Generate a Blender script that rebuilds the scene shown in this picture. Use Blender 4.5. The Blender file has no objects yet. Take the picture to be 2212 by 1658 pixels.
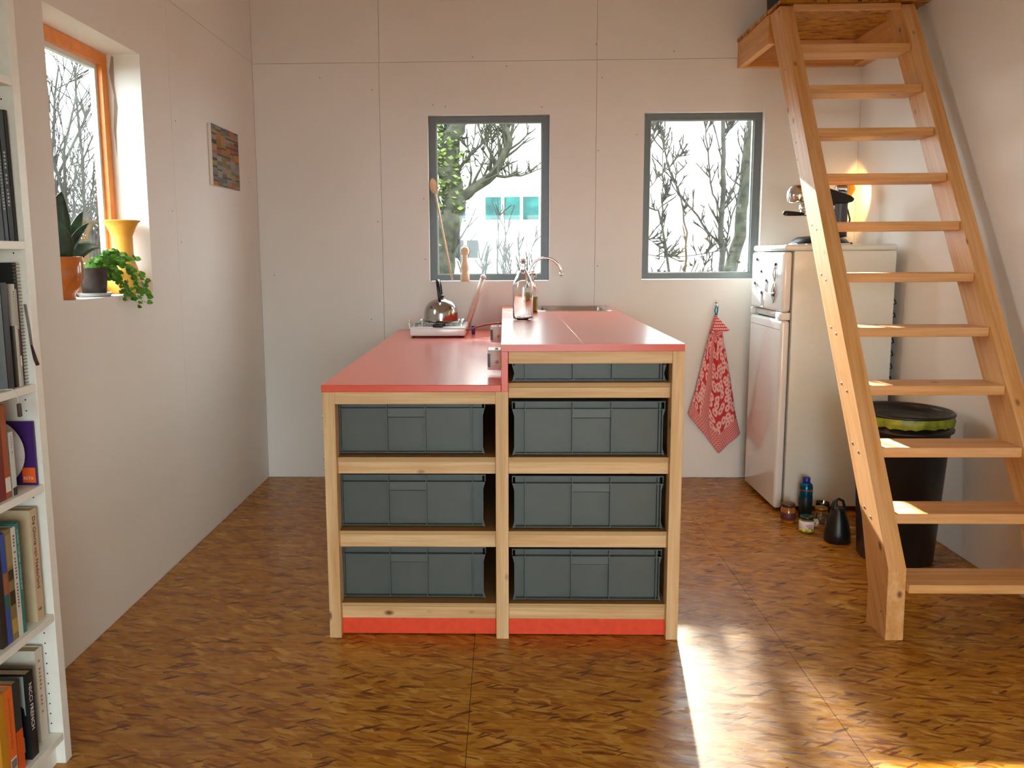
import bpy, bmesh, math, random
from mathutils import Vector, Matrix
random.seed(7)
S = bpy.context.scene
COL = S.collection

# ------------------------------------------------------------------ camera, sky, sun, exposure
FPX, YAW, PIT, ROL, HC = 1750.0, -0.026252, -0.131044, -0.0059277, 1.52377
CX, CY = 1043.415, 782.007
def ray(u, v):
    a = (u - CX) / FPX; b = (v - CY) / FPX
    c, s = math.cos(ROL), math.sin(ROL); x = c*a + s*b; w = -s*a + c*b
    y, z = 1.0, -w
    c, s = math.cos(PIT), math.sin(PIT); y, z = c*y - s*z, s*y + c*z
    c, s = math.cos(YAW), math.sin(YAW); x, y = c*x + s*y, -s*x + c*y
    return Vector((x, y, z))
def at(u, v, Y):
    """world point seen at a photograph pixel on the wall-parallel plane y = Y (used for measuring trees)"""
    d = ray(u, v); t = Y / d.y
    return Vector((0, 0, HC)) + d*t
cam_d = bpy.data.cameras.new('camera'); cam = bpy.data.objects.new('camera', cam_d); COL.objects.link(cam)
fw = ray(CX, CY); rt = (ray(CX+FPX, CY) - fw); up = -(ray(CX, CY+FPX) - fw)
M = Matrix((rt, up, -fw)).transposed().to_4x4(); M.translation = Vector((0, 0, HC))
cam.matrix_world = M
cam_d.sensor_fit = 'HORIZONTAL'; cam_d.sensor_width = 36.0; cam_d.lens = FPX/2212*36
cam_d.shift_x = (1106-CX)/2212; cam_d.shift_y = (CY-829)/2212
cam_d.clip_start = .05; cam_d.clip_end = 300
S.camera = cam

S.view_settings.view_transform = 'Standard'; S.view_settings.look = 'None'
S.view_settings.gamma = 1; S.view_settings.exposure = 0.12
S.view_settings.use_curve_mapping = False

world = bpy.data.worlds.new('sky'); S.world = world; world.use_nodes = True
wn = world.node_tree.nodes; bg = wn['Background']
bg.inputs['Color'].default_value = (0.85, 0.95, 1.0, 1); bg.inputs['Strength'].default_value = 12.5
SUN_DIR = Vector((-0.125, -1.0, -0.60)).normalized()
sd = bpy.data.lights.new('sun', 'SUN'); so = bpy.data.objects.new('sun', sd); COL.objects.link(so)
sd.energy = 4.5; sd.angle = math.radians(1.0); sd.color = (1.0, 0.90, 0.72)
so.rotation_euler = SUN_DIR.to_track_quat('-Z', 'Y').to_euler(); so.location = (3, 12, 9)
# added low spot lamp outside the right window, makes the bright patches on the stairs
gd = bpy.data.lights.new('stair_patch_spot', 'SPOT'); go = bpy.data.objects.new('stair_patch_spot', gd); COL.objects.link(go)
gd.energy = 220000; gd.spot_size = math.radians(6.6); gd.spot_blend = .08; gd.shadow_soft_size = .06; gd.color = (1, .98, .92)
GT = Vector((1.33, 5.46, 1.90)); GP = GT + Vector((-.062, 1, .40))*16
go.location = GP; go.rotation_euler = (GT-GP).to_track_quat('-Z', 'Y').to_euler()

YW, XL, XR, YF, ZC = 5.4647, -1.6427, 2.3066, -2.6, 3.9
def portal(loc, rot, sx, sy):
    d = bpy.data.lights.new('window_portal', 'AREA'); o = bpy.data.objects.new('window_portal', d); COL.objects.link(o)
    d.shape = 'RECTANGLE'; d.size = sx; d.size_y = sy; d.cycles.is_portal = True
    o.location = loc; o.rotation_euler = rot
R = math.radians
portal((-.1, YW+.19, 1.9), (R(-90), 0, 0), .8, 1.08)
portal((1.31, YW+.19, 1.9), (R(-90), 0, 0), .78, 1.08)
portal((XL-.19, 3.375, 1.9), (0, R(-90), 0), 1.07, .78)
portal((.35, YF-.19, 1.13), (R(90), 0, 0), 2.3, 2.25)

# ------------------------------------------------------------------ materials
def C(h, k=1.0):
    h = h.lstrip('#'); o = []
    for i in (0, 2, 4):
        c = int(h[i:i+2], 16)/255
        o.append((c/12.92 if c <= .04045 else ((c+.055)/1.055)**2.4)*k)
    return (*o, 1)
class NT:
    def __init__(s, name):
        s.m = bpy.data.materials.new(name); s.m.use_nodes = True; s.t = s.m.node_tree
        s.b = s.t.nodes['Principled BSDF']
    def n(s, ty, **kw):
        n = s.t.nodes.new(ty)
        for k, v in kw.items():
            if k.startswith('i_'):
                key = k[2:]; key = int(key) if key.isdigit() else key.replace('_', ' ')
                n.inputs[key].default_value = v
            else: setattr(n, k, v)
        return n
    def l(s, a, b): s.t.links.new(a, b)
def ramp(nt, fac, stops, interp='LINEAR'):
    r = nt.n('ShaderNodeValToRGB'); r.color_ramp.interpolation = interp
    e = r.color_ramp.elements
    e[0].position, e[0].color = stops[0]; e[1].position, e[1].color = stops[-1]
    for p, c in stops[1:-1]:
        x = e.new(p); x.color = c
    nt.l(fac, r.inputs[0]); return r.outputs[0]
def mixc(nt, fac, a, b, mode='MIX'):
    m = nt.n('ShaderNodeMix', data_type='RGBA', blend_type=mode)
    for sock, v in ((m.inputs[0], fac), (m.inputs[6], a), (m.inputs[7], b)):
        if isinstance(v, (int, float, tuple)): sock.default_value = v
        else: nt.l(v, sock)
    return m.outputs[2]
def bump(nt, h, strength=.2, dist=.002):
    b = nt.n('ShaderNodeBump', i_Strength=strength, i_Distance=dist)
    nt.l(h, b.inputs['Height']); nt.l(b.outputs[0], nt.b.inputs['Normal'])
def plain(name, col, rough=.5, metal=0, noise=.04, nscale=40, bmp=0, coat=0, **kw):
    nt = NT(name); c = C(col) if isinstance(col, str) else col
    nt.b.inputs['Roughness'].default_value = rough; nt.b.inputs['Metallic'].default_value = metal
    nt.b.inputs['Coat Weight'].default_value = coat
    for k, v in kw.items(): nt.b.inputs[k.replace('_', ' ')].default_value = v
    tc = nt.n('ShaderNodeTexCoord'); ns = nt.n('ShaderNodeTexNoise', i_Scale=nscale, i_Detail=3.0)
    nt.l(tc.outputs['Object'], ns.inputs['Vector'])
    lo = tuple(x*(1-noise*2) for x in c[:3])+(1,); hi = tuple(min(1, x*(1+noise*2)) for x in c[:3])+(1,)
    nt.l(ramp(nt, ns.outputs[0], [(.3, lo), (.7, hi)]), nt.b.inputs['Base Color'])
    if bmp: bump(nt, ns.outputs[0], bmp, .001)
    return nt.m
def coords(nt, scale=(1, 1, 1), rnd=True, rot=(0, 0, 0), pre=0):
    tc = nt.n('ShaderNodeTexCoord'); mp = nt.n('ShaderNodeMapping')
    mp.inputs['Scale'].default_value = scale; mp.inputs['Rotation'].default_value = rot
    if pre:
        m0 = nt.n('ShaderNodeMapping'); m0.inputs['Rotation'].default_value = (pre, 0, 0); nt.l(tc.outputs['Object'], m0.inputs[0]); nt.l(m0.outputs[0], mp.inputs[0])
    else: nt.l(tc.outputs['Object'], mp.inputs[0])
    if rnd:
        oi = nt.n('ShaderNodeObjectInfo'); mu = nt.n('ShaderNodeMath', operation='MULTIPLY'); mu.inputs[1].default_value = 37
        nt.l(oi.outputs['Random'], mu.inputs[0])
        cx = nt.n('ShaderNodeCombineXYZ')
        for i in range(3): nt.l(mu.outputs[0], cx.inputs[i])
        nt.l(cx.outputs[0], mp.inputs['Location'])
    return mp.outputs[0]
def wood(name, axis, light, mid, dark, knots=True, rough=.5, ring=26, pre=0):
    nt = NT(name); sc = [ring, ring, ring]; sc['xyz'.index(axis)] = 1.2
    v = coords(nt, tuple(sc), pre=pre)
    n1 = nt.n('ShaderNodeTexNoise', i_Scale=1.0, i_Detail=5.0, i_Roughness=.6, i_Distortion=.4); nt.l(v, n1.inputs['Vector'])
    base = ramp(nt, n1.outputs[0], [(.28, C(dark)), (.45, C(mid)), (.62, C(light)), (.8, C(mid))])
    sc2 = [120, 120, 120]; sc2['xyz'.index(axis)] = 5
    n2 = nt.n('ShaderNodeTexNoise', i_Scale=1.0, i_Detail=3.0); nt.l(coords(nt, tuple(sc2), pre=pre), n2.inputs['Vector'])
    g = ramp(nt, n2.outputs[0], [(.3, (.86, .84, .82, 1)), (.65, (1, 1, 1, 1))])
    col = mixc(nt, 1.0, base, g, 'MULTIPLY')
    if knots:
        sc3 = [9, 9, 9]; sc3['xyz'.index(axis)] = 5.0
        vo = nt.n('ShaderNodeTexVoronoi', i_Scale=1.0); nt.l(coords(nt, tuple(sc3), pre=pre), vo.inputs['Vector'])
        k = ramp(nt, vo.outputs['Distance'], [(.05, (1, 1, 1, 1)), (.13, (0, 0, 0, 1))])
        col = mixc(nt, k, col, C('#7a4a22'))
    nt.l(col, nt.b.inputs['Base Color']); nt.b.inputs['Roughness'].default_value = rough
    bump(nt, n2.outputs[0], .15, .001)
    return nt.m
PINE = {a: wood('pine_'+a, a, '#ecc795', '#deb27c', '#cf9c63') for a in 'xyz'}
FIR = {a: wood('fir_'+a, a, '#e8b078', '#dd9f5c', '#ca8a49', rough=.45) for a in 'xyz'}
FIR['s'] = wood('fir_sloping', 'z', '#e8b078', '#dd9f5c', '#ca8a49', rough=.45, pre=math.atan(1.578/2.568))

def osb(name, bright=1.0, sx=1.0, gloss=True):
    nt = NT(name); b = bright
    tc = nt.n('ShaderNodeTexCoord')
    dn = nt.n('ShaderNodeTexNoise', i_Scale=3.5, i_Detail=2.0); nt.l(tc.outputs['Object'], dn.inputs['Vector'])
    def layer(rz, sc, seed, soft=.35):
        m1 = nt.n('ShaderNodeMapping'); m1.inputs['Rotation'].default_value = (0, 0, rz); m1.inputs['Location'].default_value = (seed, seed*.7, 0)
        nt.l(tc.outputs['Object'], m1.inputs[0])
        ad = nt.n('ShaderNodeVectorMath', operation='MULTIPLY_ADD'); ad.inputs[1].default_value = (soft*.10, soft*.06, 0)
        nt.l(dn.outputs['Color'], ad.inputs[0]); nt.l(m1.outputs[0], ad.inputs[2])
        m2 = nt.n('ShaderNodeMapping'); m2.inputs['Scale'].default_value = sc
        nt.l(ad.outputs[0], m2.inputs[0])
        vo = nt.n('ShaderNodeTexVoronoi', i_Scale=1.0, i_Randomness=1.0); nt.l(m2.outputs[0], vo.inputs['Vector'])
        sp = nt.n('ShaderNodeSeparateColor'); nt.l(vo.outputs['Color'], sp.inputs[0])
        return sp.outputs
    A = layer(.12, (12*sx, 44, 1), 0, .2); B = layer(-.28, (14*sx, 52, 1), 5.3, .2); D = layer(.50, (15*sx, 48, 1), 9.1, .2); E2 = layer(.12, (12*sx, 85, 1), 17.7, .1)
    def cr(f, cs): return ramp(nt, f, cs)
    ca = cr(A[0], [(0, C('#a96a14', b)), (.35, C('#b3751c', b)), (.7, C('#bd8124', b)), (1, C('#c98f34', b))])
    cb = cr(B[0], [(0, C('#aa6c16', b)), (.5, C('#b87b20', b)), (1, C('#c68b32', b))])
    cd = cr(D[0], [(0, C('#9c5c14', b)), (.6, C('#bb7f26', b)), (1, C('#d4a04e', b))])
    c1 = mixc(nt, ramp(nt, B[1], [(.45, (0, 0, 0, 1)), (.5, (1, 1, 1, 1))]), ca, cb)
    c2 = mixc(nt, ramp(nt, D[1], [(.60, (0, 0, 0, 1)), (.63, (1, 1, 1, 1))]), c1, cd)
    # dark bark flecks
    G = layer(.35, (17*sx, 120, 1), 31.3, .15); H = layer(-.45, (20*sx, 110, 1), 43.9, .1); K = layer(.02, (10*sx, 150, 1), 61.0, .25)
    c2 = mixc(nt, ramp(nt, K[0], [(.80, (0, 0, 0, 1)), (.82, (.6, .6, .6, 1))]), c2, C('#cf9c50', b))
    c2 = mixc(nt, ramp(nt, G[0], [(.86, (0, 0, 0, 1)), (.865, (.8, .8, .8, 1))]), c2, C('#8a4c14', b))
    c2 = mixc(nt, ramp(nt, H[0], [(.955, (0, 0, 0, 1)), (.96, (.9, .9, .9, 1))]), c2, C('#5e2a08', b))
    c3 = mixc(nt, ramp(nt, E2[2], [(.975, (0, 0, 0, 1)), (.98, (.9, .9, .9, 1))]), c2, C('#7a3c0c', b))
    fine = nt.n('ShaderNodeTexNoise', i_Scale=1.0, i_Detail=4.0); mf = nt.n('ShaderNodeMapping'); mf.inputs['Scale'].default_value = (40, 300, 40)
    nt.l(tc.outputs['Object'], mf.inputs[0]); nt.l(mf.outputs[0], fine.inputs['Vector'])
    c4 = mixc(nt, 1.0, c3, ramp(nt, fine.outputs[0], [(.3, (.84, .80, .74, 1)), (.6, (1, 1, 1, 1))]), 'MULTIPLY')
    big = nt.n('ShaderNodeTexNoise', i_Scale=2.2, i_Detail=2.0); nt.l(tc.outputs['Object'], big.inputs['Vector'])
    c5 = mixc(nt, 1.0, c4, ramp(nt, big.outputs[0], [(.3, (.93, .91, .88, 1)), (.7, (1, 1, 1, 1))]), 'MULTIPLY')
    c5 = mixc(nt, 1.0, c5, (.97, .93, .70, 1), 'MULTIPLY')
    nt.l(c5, nt.b.inputs['Base Color'])
    rr = ramp(nt, A[1], [(0, (.22,)*3+(1,)), (1, (.40,)*3+(1,))]); nt.l(rr, nt.b.inputs['Roughness'])
    nt.b.inputs['Specular IOR Level'].default_value = .4 if gloss else .25
    ha = nt.n('ShaderNodeMath', operation='ADD'); nt.l(A[2], ha.inputs[0]); nt.l(B[2], ha.inputs[1])
    hb = nt.n('ShaderNodeMath', operation='ADD'); nt.l(ha.outputs[0], hb.inputs[0]); nt.l(fine.outputs[0], hb.inputs[1])
    bump(nt, hb.outputs[0], .22, .0015)
    return nt.m
OSBF = osb('osb_floor'); OSBD = osb('osb_deck', 1.0, gloss=False)

def wallpaint(name, col):
    nt = NT(name)
    v = coords(nt, (1, 1, 1), rnd=False)
    a = nt.n('ShaderNodeTexNoise', i_Scale=1.6, i_Detail=3.0); nt.l(v, a.inputs['Vector'])
    c = C(col); lo = tuple(x*.965 for x in c[:3])+(1,)
    nt.l(ramp(nt, a.outputs[0], [(.35, lo), (.65, c)]), nt.b.inputs['Base Color'])
    f = nt.n('ShaderNodeTexNoise', i_Scale=220.0, i_Detail=2.0); nt.l(v, f.inputs['Vector'])
    bump(nt, f.outputs[0], .12, .001); nt.b.inputs['Roughness'].default_value = .62
    return nt.m
WALL = wallpaint('wall_paint', '#f0ebe5')
def lacquer(name, col, rough=.2):
    nt = NT(name); c = C(col)
    v = coords(nt, (2.5, 22, 22), rnd=False)
    a = nt.n('ShaderNodeTexNoise', i_Scale=1.0, i_Detail=4.0); nt.l(v, a.inputs['Vector'])
    lo = tuple(x*.93 for x in c[:3])+(1,)
    nt.l(ramp(nt, a.outputs[0], [(.3, lo), (.6, c)]), nt.b.inputs['Base Color'])
    nt.b.inputs['Roughness'].default_value = rough
    nt.b.inputs['Coat Weight'].default_value = .8; nt.b.inputs['Coat Roughness'].default_value = .27; nt.b.inputs['Coat IOR'].default_value = 1.5; nt.b.inputs['IOR'].default_value = 1.45
    return nt.m
RED = lacquer('coral_lacquer', '#ea4e2a', .26)
PLINTH = plain('orange_red_paint', '#ef4a22', .5)
def plymat():
    nt = NT('plywood_edge'); tc = nt.n('ShaderNodeTexCoord'); sp = nt.n('ShaderNodeSeparateXYZ'); nt.l(tc.outputs['Object'], sp.inputs[0])
    m = nt.n('ShaderNodeMath', operation='MULTIPLY'); m.inputs[1].default_value = 1400.0; nt.l(sp.outputs[2], m.inputs[0])
    s = nt.n('ShaderNodeMath', operation='SINE'); nt.l(m.outputs[0], s.inputs[0])
    nt.l(ramp(nt, s.outputs[0], [(0, C('#9c7340')), (.35, C('#e2bd88'))]), nt.b.inputs['Base Color']); nt.b.inputs['Roughness'].default_value = .6
    return nt.m
PLY = plymat()
CRATE = plain('grey_crate_plastic', '#535955', .42, noise=.03, nscale=14)
WHITE = plain('white_melamine', '#f1efe6', .35, noise=.01)
GREYF = plain('grey_window_paint', '#6e767a', .4, noise=.02)
ORANGEF = plain('orange_window_wood', '#ee9038', .4, noise=.05, nscale=18)
STEEL = plain('brushed_steel', '#c9c9c6', .22, 1.0, noise=.02)
CHROME = plain('chrome', '#e6e6e6', .06, 1.0, noise=0)
KSTEEL = plain('kettle_steel', '#b7b6b3', .13, 1.0, noise=.01)
BLACK = plain('black_plastic', '#121415', .35, noise=.1)
BINB = plain('black_bin_plastic', '#14181a', .33, noise=.1)
ENAMEL = plain('white_enamel', '#f4f3f0', .2, noise=.005, coat=.4)
FRIDGE = plain('fridge_white', '#e3e6e0', .22, noise=.008, coat=.3)
FDOOR = plain('fridge_door_white', '#eeeceb', .14, noise=.005, coat=.5)
GREYP = plain('grey_gasket', '#8d8a84', .5)
DGREY = plain('dark_grey', '#3a3d40', .4)
BEECH = plain('beech', '#ecc8a4', .45, noise=.05, nscale=30)
BAG = plain('yellow_green_bag', '#7f8a1c', .4, noise=.2, nscale=30)
YVASE = plain('yellow_terracotta', '#eca83f', .55, noise=.04, nscale=12)
OPOT = plain('orange_glazed_clay', '#c8702a', .18, noise=.12, nscale=16, coat=.5)
DPOT = plain('dark_grey_pot', '#3c3531', .6, noise=.15)
SAUCER = plain('grey_saucer', '#aeb2b2', .35)
SNAKE = plain('snake_plant_green', '#26402a', .35, noise=.35, nscale=20)
SNAKEE = plain('leaf_edge_pale', '#9fb098', .4)
LEAF = plain('bright_leaf_green', '#4d7d1c', .45, noise=.25, nscale=30, Transmission_Weight=0.0)
SOIL = plain('soil', '#2a1c12', .9, noise=.3)
BARK = plain('grey_green_bark', '#2c2c20', .95, noise=.3, nscale=14)
BARK2 = plain('dark_bark', '#282620', .95, noise=.3, nscale=14)
IVY = plain('ivy_green', '#45541a', .8, noise=.4, nscale=9)
DRYGRASS = plain('dry_ground', '#3e3a26', .95, noise=.3, nscale=5)
HEDGE = plain('dark_hedge_leaf', '#222c12', .9, noise=.4, nscale=12)
RENDERW = plain('white_render', '#efece2', .8)
TEAL = plain('teal_window_glass', '#184c49', .8, noise=.3, nscale=3)
DARKGL = plain('dark_window_glass', '#202423', .8, noise=.2, nscale=3)
BRICKR = plain('red_roof_tile', '#5c271b', .7, noise=.2)
TOWELH = plain('blue_loop', '#2c7f9c', .8)
SCREW = plain('screw_steel', '#b9b6ae', .3, 1.0, noise=0)
HOSE = plain('red_brown_rubber', '#a2402e', .4)
TUBE = plain('pale_pink_plastic', '#e3bdae', .3)
OUTL = plain('grey_beige_socket', '#d6c6ba', .35, noise=.02)
def glass(name, tint=(1, 1, 1, 1), ior=1.45, ref=1.0):
    nt = NT(name); nt.t.nodes.remove(nt.b)
    tr = nt.n('ShaderNodeBsdfTransparent'); tr.inputs[0].default_value = tint
    gl = nt.n('ShaderNodeBsdfGlossy', i_Roughness=.02); fr = nt.n('ShaderNodeFresnel', i_IOR=ior)
    mx = nt.n('ShaderNodeMixShader'); ge = nt.n('ShaderNodeNewGeometry'); iv = nt.n('ShaderNodeMath', operation='SUBTRACT'); iv.inputs[0].default_value = 1.0; nt.l(ge.outputs['Backfacing'], iv.inputs[1])
    mu = nt.n('ShaderNodeMath', operation='MULTIPLY'); nt.l(fr.outputs[0], mu.inputs[0]); nt.l(iv.outputs[0], mu.inputs[1]); nt.l(mu.outputs[0], mx.inputs[0]); nt.l(tr.outputs[0], mx.inputs[1]); nt.l(gl.outputs[0], mx.inputs[2])
    nt.l(mx.outputs[0], nt.t.nodes['Material Output'].inputs[0]); return nt.m
PANE = glass('window_glass', (.96, .98, .97, 1))
def rglass(name, col, rough=0.0, ior=1.5):
    nt = NT(name); nt.b.inputs['Base Color'].default_value = col; nt.b.inputs['Roughness'].default_value = rough
    nt.b.inputs['Transmission Weight'].default_value = 1; nt.b.inputs['IOR'].default_value = ior; return nt.m
BOTTLE = rglass('clear_bottle_glass', (.93, .97, .95, 1)); JARG = rglass('jar_glass', (.95, .95, .9, 1))
def vcol(name, rough=.5):
    nt = NT(name); a = nt.n('ShaderNodeVertexColor', layer_name='print'); nt.l(a.outputs[0], nt.b.inputs['Base Color'])
    nt.b.inputs['Roughness'].default_value = rough; return nt.m
PRINT = vcol('printed_colours')
_pm = {}
def paint(hexc, rough=.5):
    k = (hexc, rough)
    if k not in _pm: _pm[k] = plain('paint_'+hexc.strip('#'), hexc, rough, noise=.02)
    return _pm[k]
def towelmat():
    nt = NT('red_white_towel'); tc = nt.n('ShaderNodeTexCoord')
    uv = tc.outputs['UV']; sp = nt.n('ShaderNodeSeparateXYZ'); nt.l(uv, sp.inputs[0])
    m = nt.n('ShaderNodeMapping'); m.inputs['Scale'].default_value = (9, 17, 1); nt.l(uv, m.inputs[0])
    vo = nt.n('ShaderNodeTexVoronoi', voronoi_dimensions='2D', i_Scale=1.0, i_Randomness=.8); nt.l(m.outputs[0], vo.inputs['Vector'])
    # outlined blobs: light ring, red gap, light dot
    pat = ramp(nt, vo.outputs['Distance'], [(.0, (.75, 0, 0, 1)), (.14, (.75, 0, 0, 1)), (.17, (1, 1, 1, 1)), (.46, (1, 1, 1, 1)), (.50, (0, 0, 0, 1)), (1, (0, 0, 0, 1))])
    br = nt.n('ShaderNodeTexBrick', i_Scale=1.0); mb = nt.n('ShaderNodeMapping'); mb.inputs['Scale'].default_value = (16, 16, 1); nt.l(uv, mb.inputs[0]); nt.l(mb.outputs[0], br.inputs['Vector'])
    br.inputs['Color1'].default_value = (1, 1, 1, 1); br.inputs['Color2'].default_value = (1, 1, 1, 1); br.inputs['Mortar'].default_value = (0, 0, 0, 1); br.inputs['Mortar Size'].default_value = .055
    # border where u or v is near an edge of the cloth
    def near(sock, lo, hi):
        a = nt.n('ShaderNodeMath', operation='LESS_THAN'); a.inputs[1].default_value = lo; nt.l(sock, a.inputs[0])
        b = nt.n('ShaderNodeMath', operation='GREATER_THAN'); b.inputs[1].default_value = hi; nt.l(sock, b.inputs[0])
        c = nt.n('ShaderNodeMath', operation='MAXIMUM'); nt.l(a.outputs[0], c.inputs[0]); nt.l(b.outputs[0], c.inputs[1]); return c.outputs[0]
    bu = near(sp.outputs[1], .16, .86)
    b3 = nt.n('ShaderNodeMath', operation='COMPARE'); b3.inputs[1].default_value = .36; b3.inputs[2].default_value = .09; nt.l(sp.outputs[0], b3.inputs[0])
    bb = nt.n('ShaderNodeMath', operation='MAXIMUM'); nt.l(bu, bb.inputs[0]); nt.l(b3.outputs[0], bb.inputs[1])
    sel = mixc(nt, bb.outputs[0], pat, br.outputs['Color'])
    nt.l(mixc(nt, sel, C('#cf3a40'), C('#f2bdb6')), nt.b.inputs['Base Color']); nt.b.inputs['Roughness'].default_value = .9
    return nt.m
TOWEL = towelmat()

# ------------------------------------------------------------------ mesh helpers
class MB:
    def __init__(s): s.v = []; s.f = []; s.sm = []
    def add(s, vs, fs, smooth=False):
        o = len(s.v); s.v += [tuple(v) for v in vs]; s.f += [tuple(i+o for i in f) for f in fs]; s.sm += [smooth]*len(fs); return s
    def box(s, x0, x1, y0, y1, z0, z1):
        vs = [(x, y, z) for z in (z0, z1) for y in (y0, y1) for x in (x0, x1)]
        return s.add(vs, [(0, 2, 3, 1), (4, 5, 7, 6), (0, 1, 5, 4), (2, 6, 7, 3), (0, 4, 6, 2), (1, 3, 7, 5)])
    def rbox(s, x0, x1, y0, y1, z0, z1, b=.004, seg=2):
        bm = bmesh.new(); bmesh.ops.create_cube(bm, size=1)
        for v in bm.verts:
            v.co = Vector(((x0+x1)/2+v.co.x*(x1-x0), (y0+y1)/2+v.co.y*(y1-y0), (z0+z1)/2+v.co.z*(z1-z0)))
        b = min(b, .49*min(x1-x0, y1-y0, z1-z0))
        bmesh.ops.bevel(bm, geom=list(bm.edges), offset=b, segments=seg, affect='EDGES', profile=.5)
        bm.verts.index_update()
        s.add([v.co for v in bm.verts], [[v.index for v in f.verts] for f in bm.faces], seg > 1); bm.free(); return s
    def prism(s, pts, a0, a1, axis='x'):
        """polygon pts in the other two axes (order yz, xz, xy) extruded from a0 to a1"""
        def mk(a, p): return {'x': (a, p[0], p[1]), 'y': (p[0], a, p[1]), 'z': (p[0], p[1], a)}[axis]
        n = len(pts); vs = [mk(a0, p) for p in pts]+[mk(a1, p) for p in pts]
        fs = [tuple(range(n))[::-1], tuple(range(n, 2*n))]+[(i, (i+1) % n, n+(i+1) % n, n+i) for i in range(n)]
        return s.add(vs, fs)
    def lathe(s, prof, c=(0, 0, 0), seg=32, axis='z', cap=True):
        vs = []; n = len(prof)
        for k in range(seg):
            a = 2*math.pi*k/seg
            for r, z in prof:
                p = (r*math.cos(a), r*math.sin(a), z)
                if axis == 'x': p = (p[2], p[0], p[1])
                if axis == 'y': p = (p[0], p[2], p[1])
                vs.append((p[0]+c[0], p[1]+c[1], p[2]+c[2]))
        fs = []
        for k in range(seg):
            k2 = (k+1) % seg
            for i in range(n-1): fs.append((k*n+i, k2*n+i, k2*n+i+1, k*n+i+1))
        s.add(vs, fs, True)
        if cap:
            o = len(s.v)-len(vs)
            for i in (0, n-1):
                if prof[i][0] > 1e-5:
                    s.f.append(tuple(o+k*n+i for k in (range(seg) if i else range(seg-1, -1, -1)))); s.sm.append(False)
        return s
    def tube(s, path, r, seg=8, cap=True):
        path = [Vector(p) for p in path]; n = len(path); rs = r if isinstance(r, (list, tuple)) else [r]*n
        vs = []; prev = None
        for i, p in enumerate(path):
            t = (path[min(i+1, n-1)]-path[max(i-1, 0)]).normalized()
            if prev is None:
                a = Vector((0, 0, 1)) if abs(t.z) < .9 else Vector((1, 0, 0)); u = t.cross(a).normalized()
            else:
                u = (prev - t*prev.dot(t)); u = u.normalized() if u.length > 1e-6 else prev
            prev = u; w = t.cross(u)
            for k in range(seg):
                a = 2*math.pi*k/seg; vs.append(p+(u*math.cos(a)+w*math.sin(a))*rs[i])
        fs = [(i*seg+k, i*seg+(k+1) % seg, (i+1)*seg+(k+1) % seg, (i+1)*seg+k) for i in range(n-1) for k in range(seg)]
        if cap: fs += [tuple(range(seg))[::-1], tuple(range((n-1)*seg, n*seg))]
        return s.add(vs, fs, seg > 4)
ORG = {}
def tag(o, label=None, cat=None, group=None, kind=None):
    for k, v in (('label', label), ('category', cat), ('group', group), ('kind', kind)):
        if v: o[k] = v
    return o
def thing(name, loc, label, cat, group=None, rz=0):
    o = bpy.data.objects.new(name, None); COL.objects.link(o); o.location = loc; o.rotation_euler = (0, 0, rz); o.empty_display_size = .05
    ORG[o.name] = Vector(loc); return tag(o, label, cat, group)
def mk(name, mb, mat, parent=None, label=None, bevel=0, local=False, sub=0):
    """ONE mesh object; coordinates are world ones unless local (then relative to the thing)"""
    me = bpy.data.meshes.new(name); vs = mb.v
    org = Vector((0, 0, 0))
    if parent is not None:
        org = ORG[parent.name]
        if not local: vs = [(v[0]-org.x, v[1]-org.y, v[2]-org.z) for v in vs]
    me.from_pydata(vs, [], mb.f); me.update()
    me.polygons.foreach_set('use_smooth', mb.sm)
    mats = mat if isinstance(mat, list) else [mat]
    for m in mats: me.materials.append(m)
    o = bpy.data.objects.new(name, me); COL.objects.link(o)
    if parent is not None: o.parent = parent
    ORG[o.name] = org
    if label: o['label'] = label
    if bevel:
        b = o.modifiers.new('bevel', 'BEVEL'); b.width = bevel; b.segments = 2; b.limit_method = 'ANGLE'; b.angle_limit = .6
    if sub:
        b = o.modifiers.new('sub', 'SUBSURF'); b.levels = sub; b.render_levels = sub
    return o
def struct(name, mb=None, mat=None, loc=None):
    if mb is None:
        o = bpy.data.objects.new(name, None); COL.objects.link(o); o.location = loc or (0, 0, 0); ORG[o.name] = Vector(loc or (0, 0, 0))
    else: o = mk(name, mb, mat)
    o['kind'] = 'structure'; return o
def copy_tree(o, parent=None):
    c = o.copy(); COL.objects.link(c); c.parent = parent; ORG[c.name] = ORG[o.name].copy()
    for ch in list(o.children): copy_tree(ch, c)
    return c
def setcol(o, cols):
    at_ = o.data.color_attributes.new('print', 'FLOAT_COLOR', 'CORNER'); i = 0
    for p, c in zip(o.data.polygons, cols):
        for li in p.loop_indices: at_.data[li].color = c
def text(name, s, size, mat, parent, loc, rot, label=None, depth=.0003, align='LEFT'):
    cu = bpy.data.curves.new(name, 'FONT'); cu.body = s; cu.size = size; cu.extrude = depth; cu.align_x = align; cu.resolution_u = 2
    t = bpy.data.objects.new(name, cu); me = bpy.data.meshes.new_from_object(t); bpy.data.objects.remove(t); bpy.data.curves.remove(cu)
    me.name = name; me.materials.clear(); me.materials.append(mat)
    o = bpy.data.objects.new(name, me); COL.objects.link(o); o.parent = parent
    o.location = Vector(loc)-ORG[parent.name]; o.rotation_euler = rot; ORG[o.name] = ORG[parent.name]
    if label: o['label'] = label
    return o

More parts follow.
